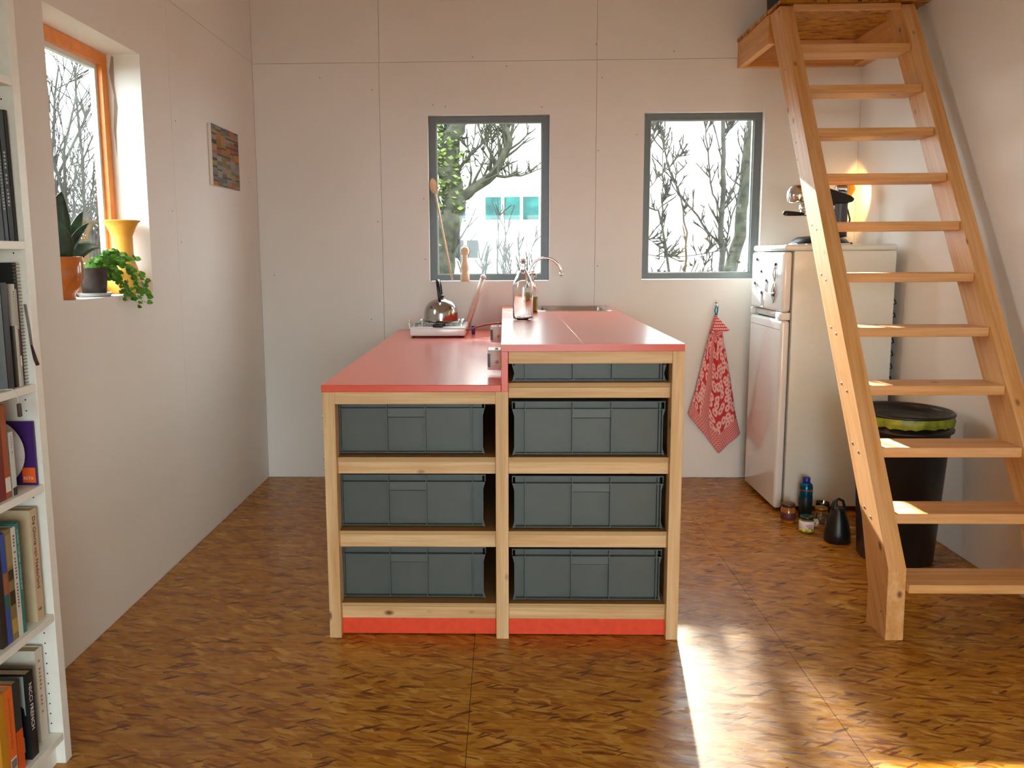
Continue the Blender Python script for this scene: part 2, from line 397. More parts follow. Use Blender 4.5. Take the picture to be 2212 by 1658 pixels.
# ------------------------------------------------------------------ room shell
JG = .0011      # half of the joint between two boards
def rects_minus(a0, a1, b0, b1, holes):
    """split a rectangle minus holes into rectangles"""
    out = []; xs = sorted({a0, a1, *[min(max(h[0], a0), a1) for h in holes], *[min(max(h[1], a0), a1) for h in holes]})
    ys = sorted({b0, b1, *[min(max(h[2], b0), b1) for h in holes], *[min(max(h[3], b0), b1) for h in holes]})
    for i in range(len(xs)-1):
        run = None
        for j in range(len(ys)-1):
            cx, cy = (xs[i]+xs[i+1])/2, (ys[j]+ys[j+1])/2
            inside = any(h[0] < cx < h[1] and h[2] < cy < h[3] for h in holes)
            if inside:
                if run: out.append(run); run = None
            else: run = (xs[i], xs[i+1], run[2] if run else ys[j], ys[j+1])
        if run: out.append(run)
    return out
W1 = (-.497, .303, 1.352, 2.436); W2 = (.920, 1.695, 1.356, 2.440)
WLh = (2.985, 3.765, 1.362, 2.432)
# back wall: core plus boards with recessed joints
wb = MB()
for r in rects_minus(XL-.2, XR+.2, -.02, ZC, [W1, W2]): wb.box(r[0], r[1], YW+.012, YW+.2, r[2], r[3])
wall_back = struct('wall_back', wb, WALL)
def boards(parent, cells, holes, fn):
    for (a0, a1, b0, b1) in cells:
        m = MB()
        for r in rects_minus(a0+JG, a1-JG, b0+JG, b1-JG, holes): fn(m, r)
        mk('panel', m, WALL, parent)
boards(wall_back, [(XL, -.812, 0, 2.772), (-.812, .606, 0, 2.772), (.606, XR, 0, 2.772), (XL, -.808, 2.772, ZC), (-.808, .604, 2.772, ZC), (.604, XR, 2.772, ZC)],
       [W1, W2], lambda m, r: m.box(r[0], r[1], YW, YW+.0125, r[2], r[3]))
wl = MB()
for r in rects_minus(YF-.2, YW+.2, -.02, ZC, [WLh]): wl.box(XL-.2, XL-.012, r[0], r[1], r[2], r[3])
wall_left = struct('wall_left', wl, WALL)
boards(wall_left, [(4.09, YW, 0, 2.775), (1.65, 4.09, 0, 2.775), (YF, 1.65, 0, 2.775), (4.09, YW, 2.775, ZC), (1.65, 4.09, 2.775, ZC), (YF, 1.65, 2.775, ZC)],
       [WLh], lambda m, r: m.box(XL-.0125, XL, r[0], r[1], r[2], r[3]))
wr = MB().box(XR+.012, XR+.2, YF-.2, YW+.2, -.02, ZC)
wall_right = struct('wall_right', wr, WALL)
boards(wall_right, [(YF, .6, 0, ZC), (.6, 2.6, 0, ZC), (2.6, YW, 0, ZC)], [],
       lambda m, r: m.box(XR, XR+.0125, r[0], r[1], r[2], r[3]))
DOORH = (-.80, 1.50, 0, 2.25)
wf = MB()
for r in rects_minus(XL-.2, XR+.2, -.02, ZC, [DOORH]): wf.box(r[0], r[1], YF-.2, YF, r[2], r[3])
struct('wall_front', wf, WALL)
struct('ceiling', MB().box(XL-.2, XR+.2, YF-.2, YW+.2, ZC, ZC+.15), WALL)
# unseen glazed doors behind the camera, added only to light the room
dr = struct('added_door_1', MB().box(-.80, -.74, YF-.14, YF-.07, 0, 2.25).box(1.44, 1.50, YF-.14, YF-.07, 0, 2.25).box(-.74, 1.44, YF-.14, YF-.07, 2.19, 2.25).box(-.74, 1.44, YF-.14, YF-.07, 0, .07).box(.31, .39, YF-.14, YF-.07, .07, 2.19), GREYF)
mk('pane', MB().box(-.74, .31, YF-.11, YF-.104, .07, 2.19), PANE, dr); mk('pane', MB().box(.39, 1.44, YF-.11, YF-.104, .07, 2.19), PANE, dr)

# floor: OSB sheets on a slab
fl = struct('floor', MB().box(XL-.2, XR+.2, YF-.2, YW+.2, -.12, -.0125), plain('subfloor', '#6b4a2a', .8))
xs = [XL, -.12, 1.098, XR]
for i in range(3):
    ys = [YF, -.55 if i % 2 else .65, 1.89 if i % 2 else 3.03, 4.33 if i % 2 else YW]
    if i % 2: ys.append(YW)
    for j in range(len(ys)-1):
        g = .0009
        mk('sheet', MB().box(xs[i]+g, xs[i+1]-g, ys[j]+g, ys[j+1]-g, -.0125, 0), OSBF, fl)

# windows
def window(name, W, fmat, y0=YW+.05):
    x0, x1, z0, z1 = W; g = .003
    x0 += g; x1 -= g; z0 += g; z1 -= g; t = .045
    m = MB().box(x0, x0+t, y0, y0+.07, z0, z1).box(x1-t, x1, y0, y0+.07, z0, z1).box(x0+t, x1-t, y0, y0+.07, z1-t+.008, z1).box(x0+t, x1-t, y0, y0+.07, z0, z0+t-.006)
    w = struct(name, m, fmat)
    b = MB(); q = .007; X0, X1, Z0, Z1 = x0+t, x1-t, z0+t-.006, z1-t+.008
    b.box(X0, X0+q, y0+.02, y0+.03, Z0, Z1).box(X1-q, X1, y0+.02, y0+.03, Z0, Z1).box(X0+q, X1-q, y0+.02, y0+.03, Z1-q, Z1).box(X0+q, X1-q, y0+.02, y0+.03, Z0, Z0+q)
    mk('glazing_bead', b, paint('#aab4b2'), w)
    mk('pane', MB().box(X0, X1, y0+.034, y0+.040, Z0, Z1), PANE, w)
    return w
window('window_1', W1, GREYF); window('window_2', W2, GREYF)
# left window: orange frame deep in the wall, white inner strip
yl0, yl1, zl0, zl1 = WLh; xf = XL-.15
def ring(a0, a1, b0, b1, t, xa, xb):
    m = MB(); m.box(xa, xb, a0, a0+t, b0, b1).box(xa, xb, a1-t, a1, b0, b1).box(xa, xb, a0+t, a1-t, b1-t, b1).box(xa, xb, a0+t, a1-t, b0, b0+t); return m
w3 = struct('window_3', ring(yl0+.003, yl1-.003, zl0+.003, zl1-.003, .052, xf-.05, xf), ORANGEF)
mk('casement', ring(yl0+.055, yl1-.055, zl0+.055, zl1-.055, .022, xf-.046, xf-.022), paint('#dfe6e4'), w3)
mk('pane', MB().box(xf-.036, xf-.030, yl0+.077, yl1-.077, zl0+.077, zl1-.077), PANE, w3)
mk('plaster_crack', MB().add([(XL-.142, yl1-.0012, 2.36), (XL-.128, yl1-.0012, 2.43), (XL-.118, yl1-.0012, 2.42), (XL-.122, yl1-.0012, 2.30), (XL-.113, yl1-.0012, 2.20), (XL-.126, yl1-.0012, 2.10), (XL-.130, yl1-.0012, 1.98), (XL-.137, yl1-.0012, 2.10), (XL-.127, yl1-.0012, 2.25)], [tuple(range(9))]), paint('#a59585', .9), wall_left)
# little screw heads on the boards
for (x, z) in [(-1.2, 2.68), (-.86, 2.6), (-.2, 2.80), (.02, 2.74), (-.84, 1.75), (.62, 2.2), (.625, 1.45), (-.53, 1.9), (.64, 2.66), (.6, 2.87), (.25, 2.48), (-.38, 2.49), (1.1, 2.82), (-1.55, 1.4), (-.9, 1.1), (-.46, 2.50), (.87, 2.3), (-.525, 1.5)]:
    mk('screw', MB().lathe([(0, 0), (.0032, 0), (.0032, .0012), (0, .0012)], (x, YW-.0012, z), 8, 'y', False), DGREY, wall_back)
for (y, z) in [(4.14, 2.2), (4.13, 1.6), (5.3, 2.0), (5.32, 1.6), (4.04, 1.75)]:
    mk('screw', MB().lathe([(0, 0), (.0028, 0), (.0028, .001), (0, .001)], (XL, y, z), 8, 'x', False), DGREY, wall_left)

# ------------------------------------------------------------------ kitchen island
YI = 3.0757
isl = thing('kitchen_island', (0, 4.2, 0), 'pine-framed kitchen island on the OSB floor, its open bays filled with grey crates', 'island')
def P(name, m, mat, par=isl, **k): return mk(name, m, mat, par, bevel=k.pop('bevel', .0018), **k)
P('post', MB().box(-.704, -.657, YI, YI+.07, 0, 1.0035), PINE['z'])
P('post', MB().box(-.034, .016, YI, YI+.07, 0, 1.0035), PINE['z'])
P('post', MB().box(.641, .688, YI, YI+.07, 0, 1.1595), PINE['z'])
for x0, x1, h in ((-.704, -.657, 1.0035), (-.034, .016, 1.0035), (.641, .688, 1.1595)):
    P('post', MB().box(x0, x1, 4.22, 4.29, 0, h), PINE['z']); P('post', MB().box(x0, x1, YW-.075, YW-.005, 0, h), PINE['z'])
P('rail', MB().box(-.6568, -.0342, YI, YI+.045, .955, 1.0035), PINE['x'])
P('rail', MB().box(.0165, .6408, YI, YI+.045, 1.112, 1.1595), PINE['x'])
RY = YI+.028
LV = [(.672, .721), (.372, .421), (.073, .120)]
for z0, z1 in LV:
    P('rail', MB().box(-.6568, -.0342, RY, RY+.045, z0, z1), PINE['x']); P('rail', MB().box(.0165, .6408, RY, RY+.045, z0, z1), PINE['x'])
P('rail', MB().box(.0165, .6408, RY, RY+.045, .974, 1.016), PINE['x'])
for x0, x1 in ((-.6568, -.0342), (.0165, .6408)):
    for z0, z1 in LV: P('shelf', MB().box(x0, x1, RY-.002, 4.21, z1+.0005, z1+.0175), PLY, bevel=0)
P('shelf', MB().box(.0165, .6408, RY-.002, 4.21, 1.0165, 1.0332), PLY, bevel=0)
P('plinth', MB().box(-.6568, -.0342, YI+.03, YI+.048, .006, .072), PLINTH, label='orange-red plinth board')
P('plinth', MB().box(.0165, .6408, YI+.03, YI+.048, .006, .072), PLINTH, label='orange-red plinth board')
P('side_panel', MB().box(-.699, -.687, YI+.071, YW-.08, .07, 1.003), PINE['y']); P('side_panel', MB().box(.672, .684, YI+.071, YW-.08, .07, 1.159), PINE['y'])
P('divider', MB().box(-.014, -.004, YI+.071, YW-.08, .07, 1.003), PINE['y']); P('back_panel', MB().box(-.68, .67, 4.30, 4.31, .07, 1.0), PINE['x'])
for z in (.90, .83, .735, .69, .55): P('bolt', MB().lathe([(0, 0), (.006, 0), (.006, .006), (0, .006)], (-.712, YI+.03, z), 10, 'x', False), SCREW, bevel=0)

wt = thing('worktop', (-.36, 4.2, 1.0035), 'lower coral-red lacquered worktop carrying the camping stove', 'worktop')
P('board', MB().box(-.7065, -.0118, YI-.005, YW-.001, 1.0040, 1.031), RED, wt, bevel=.002)
ut = thing('worktop', (.34, 4.2, 1.16), 'upper coral-red worktop with a riser down its left edge and a sink cut in', 'worktop')
SK = (.212, .648, 4.93, 5.40)
tb = MB()
for r in rects_minus(-.0112, .6865, YI-.005, YW-.001, [SK]): tb.box(r[0], r[1], r[2], r[3], 1.1602, 1.187)
mk('board', tb, RED, ut)
mk('scratch', MB().box(-.4475, -.4462, 3.10, 3.22, 1.0311, 1.0313), paint('#f0b8a4'), wt, label='pale scratch line')
P('riser', MB().box(-.0112, .0150, YI-.005, YW-.001, 1.0040, 1.1598), RED, ut, bevel=.001)

# sink
sk = thing('sink', (.43, 5.16, 1.187), 'rectangular stainless steel sink set into the upper worktop by the wall', 'sink')
def rr(x0, x1, y0, y1, r, z, n=6):
    o = []
    for cx, cy, a0 in ((x1-r, y1-r, 0), (x0+r, y1-r, 90), (x0+r, y0+r, 180), (x1-r, y0+r, 270)):
        for k in range(n+1):
            a = R(a0+90*k/n); o.append((cx+r*math.cos(a), cy+r*math.sin(a), z))
    return o
loops = [rr(.196, .664, 4.914, 5.418, .06, 1.1874), rr(.198, .662, 4.916, 5.416, .06, 1.1895), rr(.218, .642, 4.936, 5.394, .05, 1.189), rr(.226, .634, 4.944, 5.386, .05, 1.181),
         rr(.236, .624, 4.954, 5.376, .05, 1.06), rr(.256, .604, 4.974, 5.356, .045, 1.042), rr(.40, .46, 5.13, 5.19, .03, 1.040)]
n = len(loops[0]); vs = [p for l in loops for p in l]
fs = [(j*n+i, j*n+(i+1) % n, (j+1)*n+(i+1) % n, (j+1)*n+i) for j in range(len(loops)-1) for i in range(n)]
mk('basin', MB().add(vs, fs, True), STEEL, sk)
mk('drain', MB().lathe([(0, 0), (.028, 0), (.030, .002), (.012, .003), (0, .002)], (.43, 5.16, 1.0402), 20, cap=False), DGREY, sk)

fa = thing('faucet', (.172, 5.22, 1.187), 'chrome gooseneck faucet arching over the sink behind the glass bottle', 'faucet')
mk('base', MB().lathe([(.024, 0), (.024, .012), (.018, .02), (.016, .06), (.02, .065), (.02, .20), (.015, .215)], (.172, 5.22, 1.187), 20), CHROME, fa)
pth = [(.160, 5.2, 1.39)] + [(.262-.103*math.cos(R(a)), 5.2, 1.405+.100*math.sin(R(a))) for a in range(8, 172, 12)] + [(.3655, 5.2, 1.40)]
mk('spout', MB().tube(pth, .0085, 12).tube([(.3635, 5.2, 1.414), (.3685, 5.2, 1.391)], .0115, 12), CHROME, fa)
mk('valve', MB().lathe([(0, -.03), (.018, -.028), (.02, 0), (.018, .028), (0, .03)], (.177, 5.18, 1.392), 16, 'x', False), CHROME, fa)
mk('knob', MB().lathe([(0, 0), (.009, .001), (.009, .008), (0, .010)], (.181, 5.18, 1.413), 12, cap=False), paint('#d83a20', .3), fa, label='red temperature dot')

# ------------------------------------------------------------------ grey crates
def crate(x0, z0, h, label, y0=YI+.052, flip=False, shallow=False):
    w, d = .600, .40; cx = x0+w/2
    t = thing('storage_crate', (cx, y0+d/2, z0), label, 'crate', None)
    X0, X1, Y0, Y1 = -w/2, w/2, -d/2, d/2
    rim = .030 if not shallow else .008
    b = MB(); i = .021; k = .013   # walls inset from the rim
    b.box(X0+k, X1-k, Y0+i, Y1-i, 0, .006)
    b.box(X0+k, X1-k, Y0+i, Y0+i+.003, .006, h-.001).box(X0+k, X1-k, Y1-i-.003, Y1-i, .006, h-.001)
    b.box(X0+k, X0+k+.003, Y0+i+.003, Y1-i-.003, .006, h-.001).box(X1-k-.003, X1-k, Y0+i+.003, Y1-i-.003, .006, h-.001)
    # tapering corner cheeks at the front
    for s in (-1, 1):
        xa = s*(w/2-k); xb = s*(w/2-.001)
        b.prism([(xa, .006), (xb, .0), (xa+s*.004, .030), (xa+s*.004, h-rim-.03), (xb, h-rim), (xa, h-rim)][::s], Y0+.001, Y0+i, 'y')
    mk('body', b, CRATE, t, local=True)
    def edge(name, m): return mk(name, m, CRATE, t, local=True)
    edge('rim', MB().box(X0, X1, Y0, Y0+.0205, h-.004, h).box(X0, X1, Y1-.0115, Y1, h-.004, h).box(X0, X0+.0175, Y0+.0205, Y1-.0115, h-.004, h).box(X1-.0175, X1, Y0+.0205, Y1-.0115, h-.004, h)
         .box(X0, X0+.003, Y0+.0115, Y1-.0115, h-rim, h-.004).box(X1-.003, X1, Y0+.0115, Y1-.0115, h-rim, h-.004))
    if not shallow: edge('rib', MB().box(X0+.001, X1-.001, Y0, Y0+.0205, h-rim-.003, h-rim))
    edge('rib', MB().box(X0+.004, X1-.004, Y0, Y0+.0205, .0062, .0095))
    for rx in (.052, .238, .390, .577):
        xx = (X0+rx) if not flip else (X1-rx)
        edge('rib', MB().box(xx-.0017, xx+.0017, Y0+.0008, Y0+.0207, .0098, h-.0042))
    if not shallow:
        a, c = (X0+.240, X0+.388) if not flip else (X1-.388, X1-.240)
        edge('handle_lip', MB().prism([(Y0+.0208, h-.072), (Y0+.013, h-.067), (Y0+.0145, h-rim-.004), (Y0+.0208, h-rim-.004)], a, c, 'x'))
    return t
names = [('top', .7390), ('middle', .4390), ('bottom', .1380)]
sides = {'L': 'lower left', 'R': 'right'}
for nm, z in names:
    crate(-.676, z, .217, 'grey ribbed plastic crate, %s of the three in the left bay under the lower worktop' % nm, y0=YI+.0725, flip=True)
for nm, z in names:
    lab = {'top': 'grey deep crate in the right bay, directly under the shallow one', 'middle': 'grey deep crate in the right bay, middle of its three deep ones', 'bottom': 'grey deep crate in the right bay, lowest, above the orange-red plinth'}[nm]
    crate(.030, z, .217, lab)
crate(.030, 1.0335, .074, 'shallow grey crate at the very top of the right bay, under the upper worktop', shallow=True)

# ------------------------------------------------------------------ stove, kettle and things on the lower worktop
ZT = 1.031
st = thing('camping_stove', (-.402, 5.10, ZT), 'white two-burner camping stove on the lower red worktop', 'stove')
mk('body', MB().rbox(-.571, -.233, 4.880, 5.345, ZT+.008, ZT+.062, .012, 3), ENAMEL, st)
mk('tray', MB().box(-.545, -.259, 4.90, 5.325, ZT+.0622, ZT+.0645), STEEL, st)
wallp = MB()
for a in ((-.548, -.544), (-.260, -.256)): wallp.box(a[0], a[1], 4.90, 5.32, ZT+.0648, ZT+.082)
wallp.box(-.548, -.256, 5.322, 5.326, ZT+.0648, ZT+.082)
mk('windshield', wallp, STEEL, st)
for x, y in ((-.55, 4.91), (-.255, 4.91), (-.55, 5.31), (-.255, 5.31)): mk('foot', MB().lathe([(.012, 0), (.012, .0078)], (x, y, ZT+.0003), 12), BLACK, st)
for cy in (5.03, 5.22):
    g = MB()
    for x in (-.53, -.495, -.46, -.425, -.39, -.355, -.32, -.285): g.tube([(x, cy-.085, ZT+.066), (x, cy-.083, ZT+.083), (x, cy+.083, ZT+.083), (x, cy+.085, ZT+.066)], .0022, 6)
    g.tube([(-.535, cy-.07, ZT+.0805), (-.275, cy-.07, ZT+.0805)], .0022, 6).tube([(-.535, cy+.07, ZT+.0805), (-.275, cy+.07, ZT+.0805)], .0022, 6)
    mk('pan_grate', g, STEEL, st)
    mk('burner', MB().lathe([(.035, 0), (.035, .008), (.026, .012), (0, .012)], (-.40, cy, ZT+.0648), 24), BLACK, st)
mk('knob', MB().rbox(-.435, -.365, 4.872, 4.902, ZT+.064, ZT+.082, .007, 3), BLACK, st)
mk('lever', MB().tube([(-.574, 4.99, ZT+.035), (-.582, 4.99, ZT+.05), (-.588, 4.99, ZT+.075), (-.583, 4.99, ZT+.096)], .004, 8).lathe([(0, 0), (.007, .001), (.007, .008), (0, .009)], (-.583, 4.99, ZT+.096), 10, cap=False), CHROME, st)

kt = thing('kettle', (-.392, 5.03, ZT+.0856), 'round stainless steel whistling kettle standing on the camping stove', 'kettle')
kz = ZT+.0858
mk('body', MB().lathe([(0, 0), (.098, 0), (.1045, .005), (.105, .012), (.1045, .055), (.100, .078), (.090, .100), (.074, .119), (.052, .133), (.034, .139), (.030, .1405), (0, .141)], (-.392, 5.03, kz), 48, cap=False), KSTEEL, kt)
mk('spout', MB().tube([(-.392, 5.12, kz+.07), (-.392, 5.145, kz+.095), (-.392, 5.165, kz+.125)], [.02, .017, .014], 14), KSTEEL, kt)
mk('lid_knob', MB().lathe([(.012, 0), (.010, .006), (.016, .010), (.020, .016), (.018, .022), (.010, .026), (0, .027)], (-.390, 5.03, kz+.1405), 18), BLACK, kt)
hp = [(-.392, 4.955, kz+.118), (-.393, 4.950, kz+.15), (-.398, 4.953, kz+.20), (-.404, 4.972, kz+.24), (-.409, 5.01, kz+.253), (-.407, 5.06, kz+.25), (-.402, 5.10, kz+.22), (-.397, 5.115, kz+.17), (-.393, 5.105, kz+.10)]
mk('handle', MB().tube(hp, [.008, .011, .012, .012, .012, .012, .011, .010, .008], 12), BLACK, kt)
mk('handle_bracket', MB().rbox(-.400, -.384, 4.946, 4.972, kz+.100, kz+.128, .003), STEEL, kt)

tb2 = thing('storage_tube', (-.25, 5.30, ZT), 'long pale pink plastic tube with white cap leaning against the wall behind the stove', 'tube')
a, b_ = Vector((-.245, 5.34, ZT+.022)), Vector((-.140, 5.437, 1.375))
mk('tube', MB().tube([a, b_], .0175, 18), TUBE, tb2)
dv = (b_-a).normalized(); mk('cap', MB().tube([b_-dv*.002, b_+dv*.012, b_+dv*.02], [.0195, .0195, .012], 18).tube([b_+dv*.02, b_+dv*.032], .004, 8), paint('#f2f0ec'), tb2)
hs = mk('gas_hose', MB().tube([(-.2335, 4.955, ZT+.038), (-.218, 4.952, ZT+.040), (-.17, 4.94, ZT+.058), (-.11, 4.93, ZT+.074), (-.05, 4.93, ZT+.081), (-.0118, 4.93, ZT+.082)], .0055, 10), HOSE)
tag(hs, 'red-brown rubber gas hose running from the stove to the riser', 'hose')
cl = mk('hose_clip', MB().rbox(-.205, -.182, 5.085, 5.115, ZT+.0005, ZT+.055, .005, 2), paint('#2d2c86', .4)); tag(cl, 'small dark blue clip standing behind the red hose', 'clip')

def socket(x1, yf, zb, h, label):
    t = thing('power_socket', (x1-.028, yf+.05, zb), label, 'socket')
    mk('housing', MB().rbox(x1-.056, x1, yf, yf+.10, zb, zb+h, .004, 2), OUTL, t)
    mk('cover', MB().rbox(x1-.054, x1-.002, yf+.004, yf+.096, zb+h+.0002, zb+h+.003, .001, 1), ENAMEL, t)
    mk('vent', MB().box(x1-.0558, x1-.0445, yf-.0012, yf, zb+.012, zb+h-.012), DGREY, t, label='dark slot')
    mk('emblem', MB().lathe([(0, 0), (.0075, 0), (.0075, .001), (0, .001)], (x1-.017, yf-.0012, zb+h*.42), 14, 'y', False).box(x1-.026, x1-.008, yf-.0008, yf, zb+h*.22, zb+h*.235), paint('#a8958a'), t)
    mk('switch', MB().rbox(x1-.026, x1-.012, yf+.03, yf+.07, zb+h+.0034, zb+h+.006, .001, 1), GREYP, t)
socket(-.0122, 3.30, 1.056, .080, 'white-topped grey power socket on the riser, nearest the front edge')
socket(-.0122, 4.05, 1.090, .076, 'white-topped grey power socket on the riser, the further one by the hose')

# ------------------------------------------------------------------ bottle, soap, spoon, mill
bo = thing('glass_bottle', (.100, 4.25, 1.187), 'clear glass water bottle with swing top on the upper worktop', 'bottle')
outer = [(.0, .0003), (.044, .0003), (.051, .006), (.053, .014), (.0535, .175), (.050, .195), (.040, .222), (.026, .247), (.0165, .262), (.0150, .270), (.0150, .295), (.0175, .298), (.0175, .306), (.0130, .308)]
inner = [(.0105, .308), (.0115, .290), (.012, .266), (.022, .248), (.036, .222), (.0465, .195), (.0498, .175), (.0498, .020), (.044, .012), (0, .009)]
mk('glass', MB().lathe(outer+inner, (.100, 4.25, 1.187), 48, cap=False), BOTTLE, bo)
mk('stopper', MB().lathe([(.0098, 0), (.010, .015), (.015, .0165), (.013, .024), (0, .026)], (.100, 4.25, 1.187+.294), 20), paint('#dfe0da', .3), bo)
mk('wire_bail', MB().tube([(.083, 4.25, 1.187+.252), (.080, 4.25, 1.187+.275), (.085, 4.25, 1.187+.30), (.100, 4.25, 1.187+.323), (.115, 4.25, 1.187+.30), (.120, 4.25, 1.187+.275), (.117, 4.25, 1.187+.252)], .0011, 6), CHROME, bo)
sp = thing('soap_bottle', (.168, 4.86, 1.187), 'clear bottle of yellow dish soap behind the glass bottle', 'bottle')
mk('bottle', MB().lathe([(0, .0003), (.030, .0003), (.034, .006), (.034, .13), (.030, .155), (.012, .175), (.0115, .185)], (.168, 4.86, 1.187), 24), rglass('soap_plastic', (.95, .97, .95, 1), .05), sp)
mk('soap', MB().lathe([(0, .002), (.031, .004), (.0325, .010), (.0325, .092), (0, .092)], (.168, 4.86, 1.187), 24, cap=False), plain('yellow_soap', '#b89a18', .2), sp)
mk('cap', MB().lathe([(.012, .1855), (.012, .205), (.006, .21), (.005, .222)], (.168, 4.86, 1.187), 16), paint('#cfe4ee', .3), sp)

spn = thing('wooden_spoon', (-.348, 5.480, 1.362), 'long beech wooden spoon leaning on the middle window frame', 'spoon')
s0, s1 = Vector((-.348, 5.480, 1.3615)), Vector((-.458, 5.500, 1.94))
mk('handle', MB().tube([s0, s0.lerp(s1, .5), s1], [.0075, .0065, .0075], 10), BEECH, spn)
bm_ = MB(); dd = (s1-s0).normalized(); side = dd.cross(Vector((0, 1, 0))).normalized(); fr_ = Vector((0, -1, 0))
cen = s1+dd*.045; ring_ = []; N = 20
vs = []; fs = []
for k, (rr_, dp) in enumerate([(0, .010), (.5, .008), (.85, .001), (1.0, -.004), (.97, -.010), (.6, -.004+.012), (0, .016)]):
    for i in range(N):
        a = 2*math.pi*i/N; wd = .027*(1-.12*math.sin(a)); ht = .052
        depth = dp if k < 4 else {4: .004, 5: .014, 6: .017}[k]
        vs.append(cen+side*(rr_*wd*math.cos(a))+dd*(rr_*ht*math.sin(a))-fr_*(depth if True else 0))
for k in range(6):
    for i in range(N): fs.append((k*N+i, k*N+(i+1) % N, (k+1)*N+(i+1) % N, (k+1)*N+i))
mk('bowl', MB().add(vs, fs, True), BEECH, spn)
pm = thing('pepper_mill', (-.262, 5.490, 1.355), 'turned beech pepper mill standing on the sill of the middle window', 'mill')
pz = 1.3526
mk('base', MB().lathe([(.0315, 0), (.0315, .022), (.028, .028), (.030, .040), (.0255, .052), (.022, .060), (.029, .078), (.0305, .092), (.026, .112), (.0195, .132), (.018, .155), (.021, .172)], (-.262, 5.483, pz), 28), BEECH, pm)
mk('head', MB().lathe([(.021, .1725), (.027, .185), (.030, .200), (.029, .214), (.022, .226), (.010, .232), (0, .232)], (-.262, 5.483, pz), 28), BEECH, pm)
mk('nut', MB().lathe([(.006, .232), (.006, .240), (.003, .243), (0, .243)], (-.262, 5.483, pz), 12), CHROME, pm)

# ------------------------------------------------------------------ towel on a hook
hk = thing('wall_hook', (1.42, YW, 1.20), 'small chrome wall hook under the right window', 'hook')
mk('plate', MB().lathe([(0, 0), (.009, 0), (.009, .004), (0, .005)], (1.42, YW-.0055, 1.205), 14, 'y', False), CHROME, hk)
mk('hook', MB().tube([(1.42, YW-.005, 1.205), (1.42, YW-.020, 1.203), (1.42, YW-.026, 1.190), (1.42, YW-.022, 1.178), (1.418, YW-.034, 1.172), (1.418, YW-.040, 1.182)], .0035, 8), CHROME, hk)
tw = thing('tea_towel', (1.43, YW-.03, 1.13), 'red and white patterned tea towel hanging on the wall beside the fridge', 'towel')
mk('loop', MB().tube([(1.412, YW-.028, 1.118), (1.405, YW-.028, 1.150), (1.412, YW-.030, 1.183), (1.424, YW-.030, 1.180), (1.423, YW-.028, 1.145), (1.418, YW-.028, 1.118)], .0045, 8), TOWELH, tw)
def lerp(a, b, t): return a+(b-a)*t
def poly(pts, t):
    for (t0, v0), (t1, v1) in zip(pts, pts[1:]):
        if t <= t1: return lerp(v0, v1, (t-t0)/(t1-t0) if t1 > t0 else 0)
    return pts[-1][1]
ns, nt_ = 56, 70; vs = []; uvs = []
botz = [(0, .455), (.25, .335), (.58, .175), (.8, .25), (1, .315)]
for j in range(nt_+1):
    t = j/nt_
    for i in range(ns+1):
        s = i/ns
        zb = poly(botz, s); z = lerp(1.122, zb, t)
        hh = (1.122-z)/.95
        xl = poly([(0, 1.405), (.12, 1.375), (.30, 1.335), (.55, 1.285), (.72, 1.240), (1, 1.262)], hh)
        xr = poly([(0, 1.422), (.12, 1.462), (.2, 1.475), (.4, 1.515), (.7, 1.565), (.86, 1.606), (1, 1.60)], hh)
        x = lerp(xl, xr, s)
        fold = math.sin(s*9.5+.6)*.5+.5*math.sin(s*21+1.5)+(.5 if .28 < s < .42 else 0)
        y = YW-.016-.017*min(1, hh*4)*(fold+1.1)*(1-.25*hh)
        vs.append((x, y, z)); uvs.append((s, t))
fs = [(j*(ns+1)+i, (j+1)*(ns+1)+i, (j+1)*(ns+1)+i+1, j*(ns+1)+i+1) for j in range(nt_) for i in range(ns)]
cl_ = mk('cloth', MB().add(vs, fs, True), TOWEL, tw)
uvl = cl_.data.uv_layers.new(name='UVMap')
for lp in cl_.data.loops: uvl.data[lp.index].uv = uvs[lp.vertex_index]
so_ = cl_.modifiers.new('thick', 'SOLIDIFY'); so_.thickness = .0018; so_.offset = 0
fv = [(1.405, 5.404, 1.10), (1.425, 5.404, 1.10), (1.497, 5.398, 1.022), (1.455, 5.396, 1.008), (1.40, 5.398, 1.022), (1.372, 5.402, .985)]
fo = mk('folded_corner', MB().add(fv, [(0, 4, 3, 1), (1, 3, 2), (0, 5, 4)], False), TOWEL, tw)
uvl = fo.data.uv_layers.new(name='UVMap')
for lp in fo.data.loops:
    v = fv[lp.vertex_index]; uvl.data[lp.index].uv = ((v[0]-1.35)*2.2, .03+(1.12-v[2])*.8)
so_ = fo.modifiers.new('thick', 'SOLIDIFY'); so_.thickness = .0018

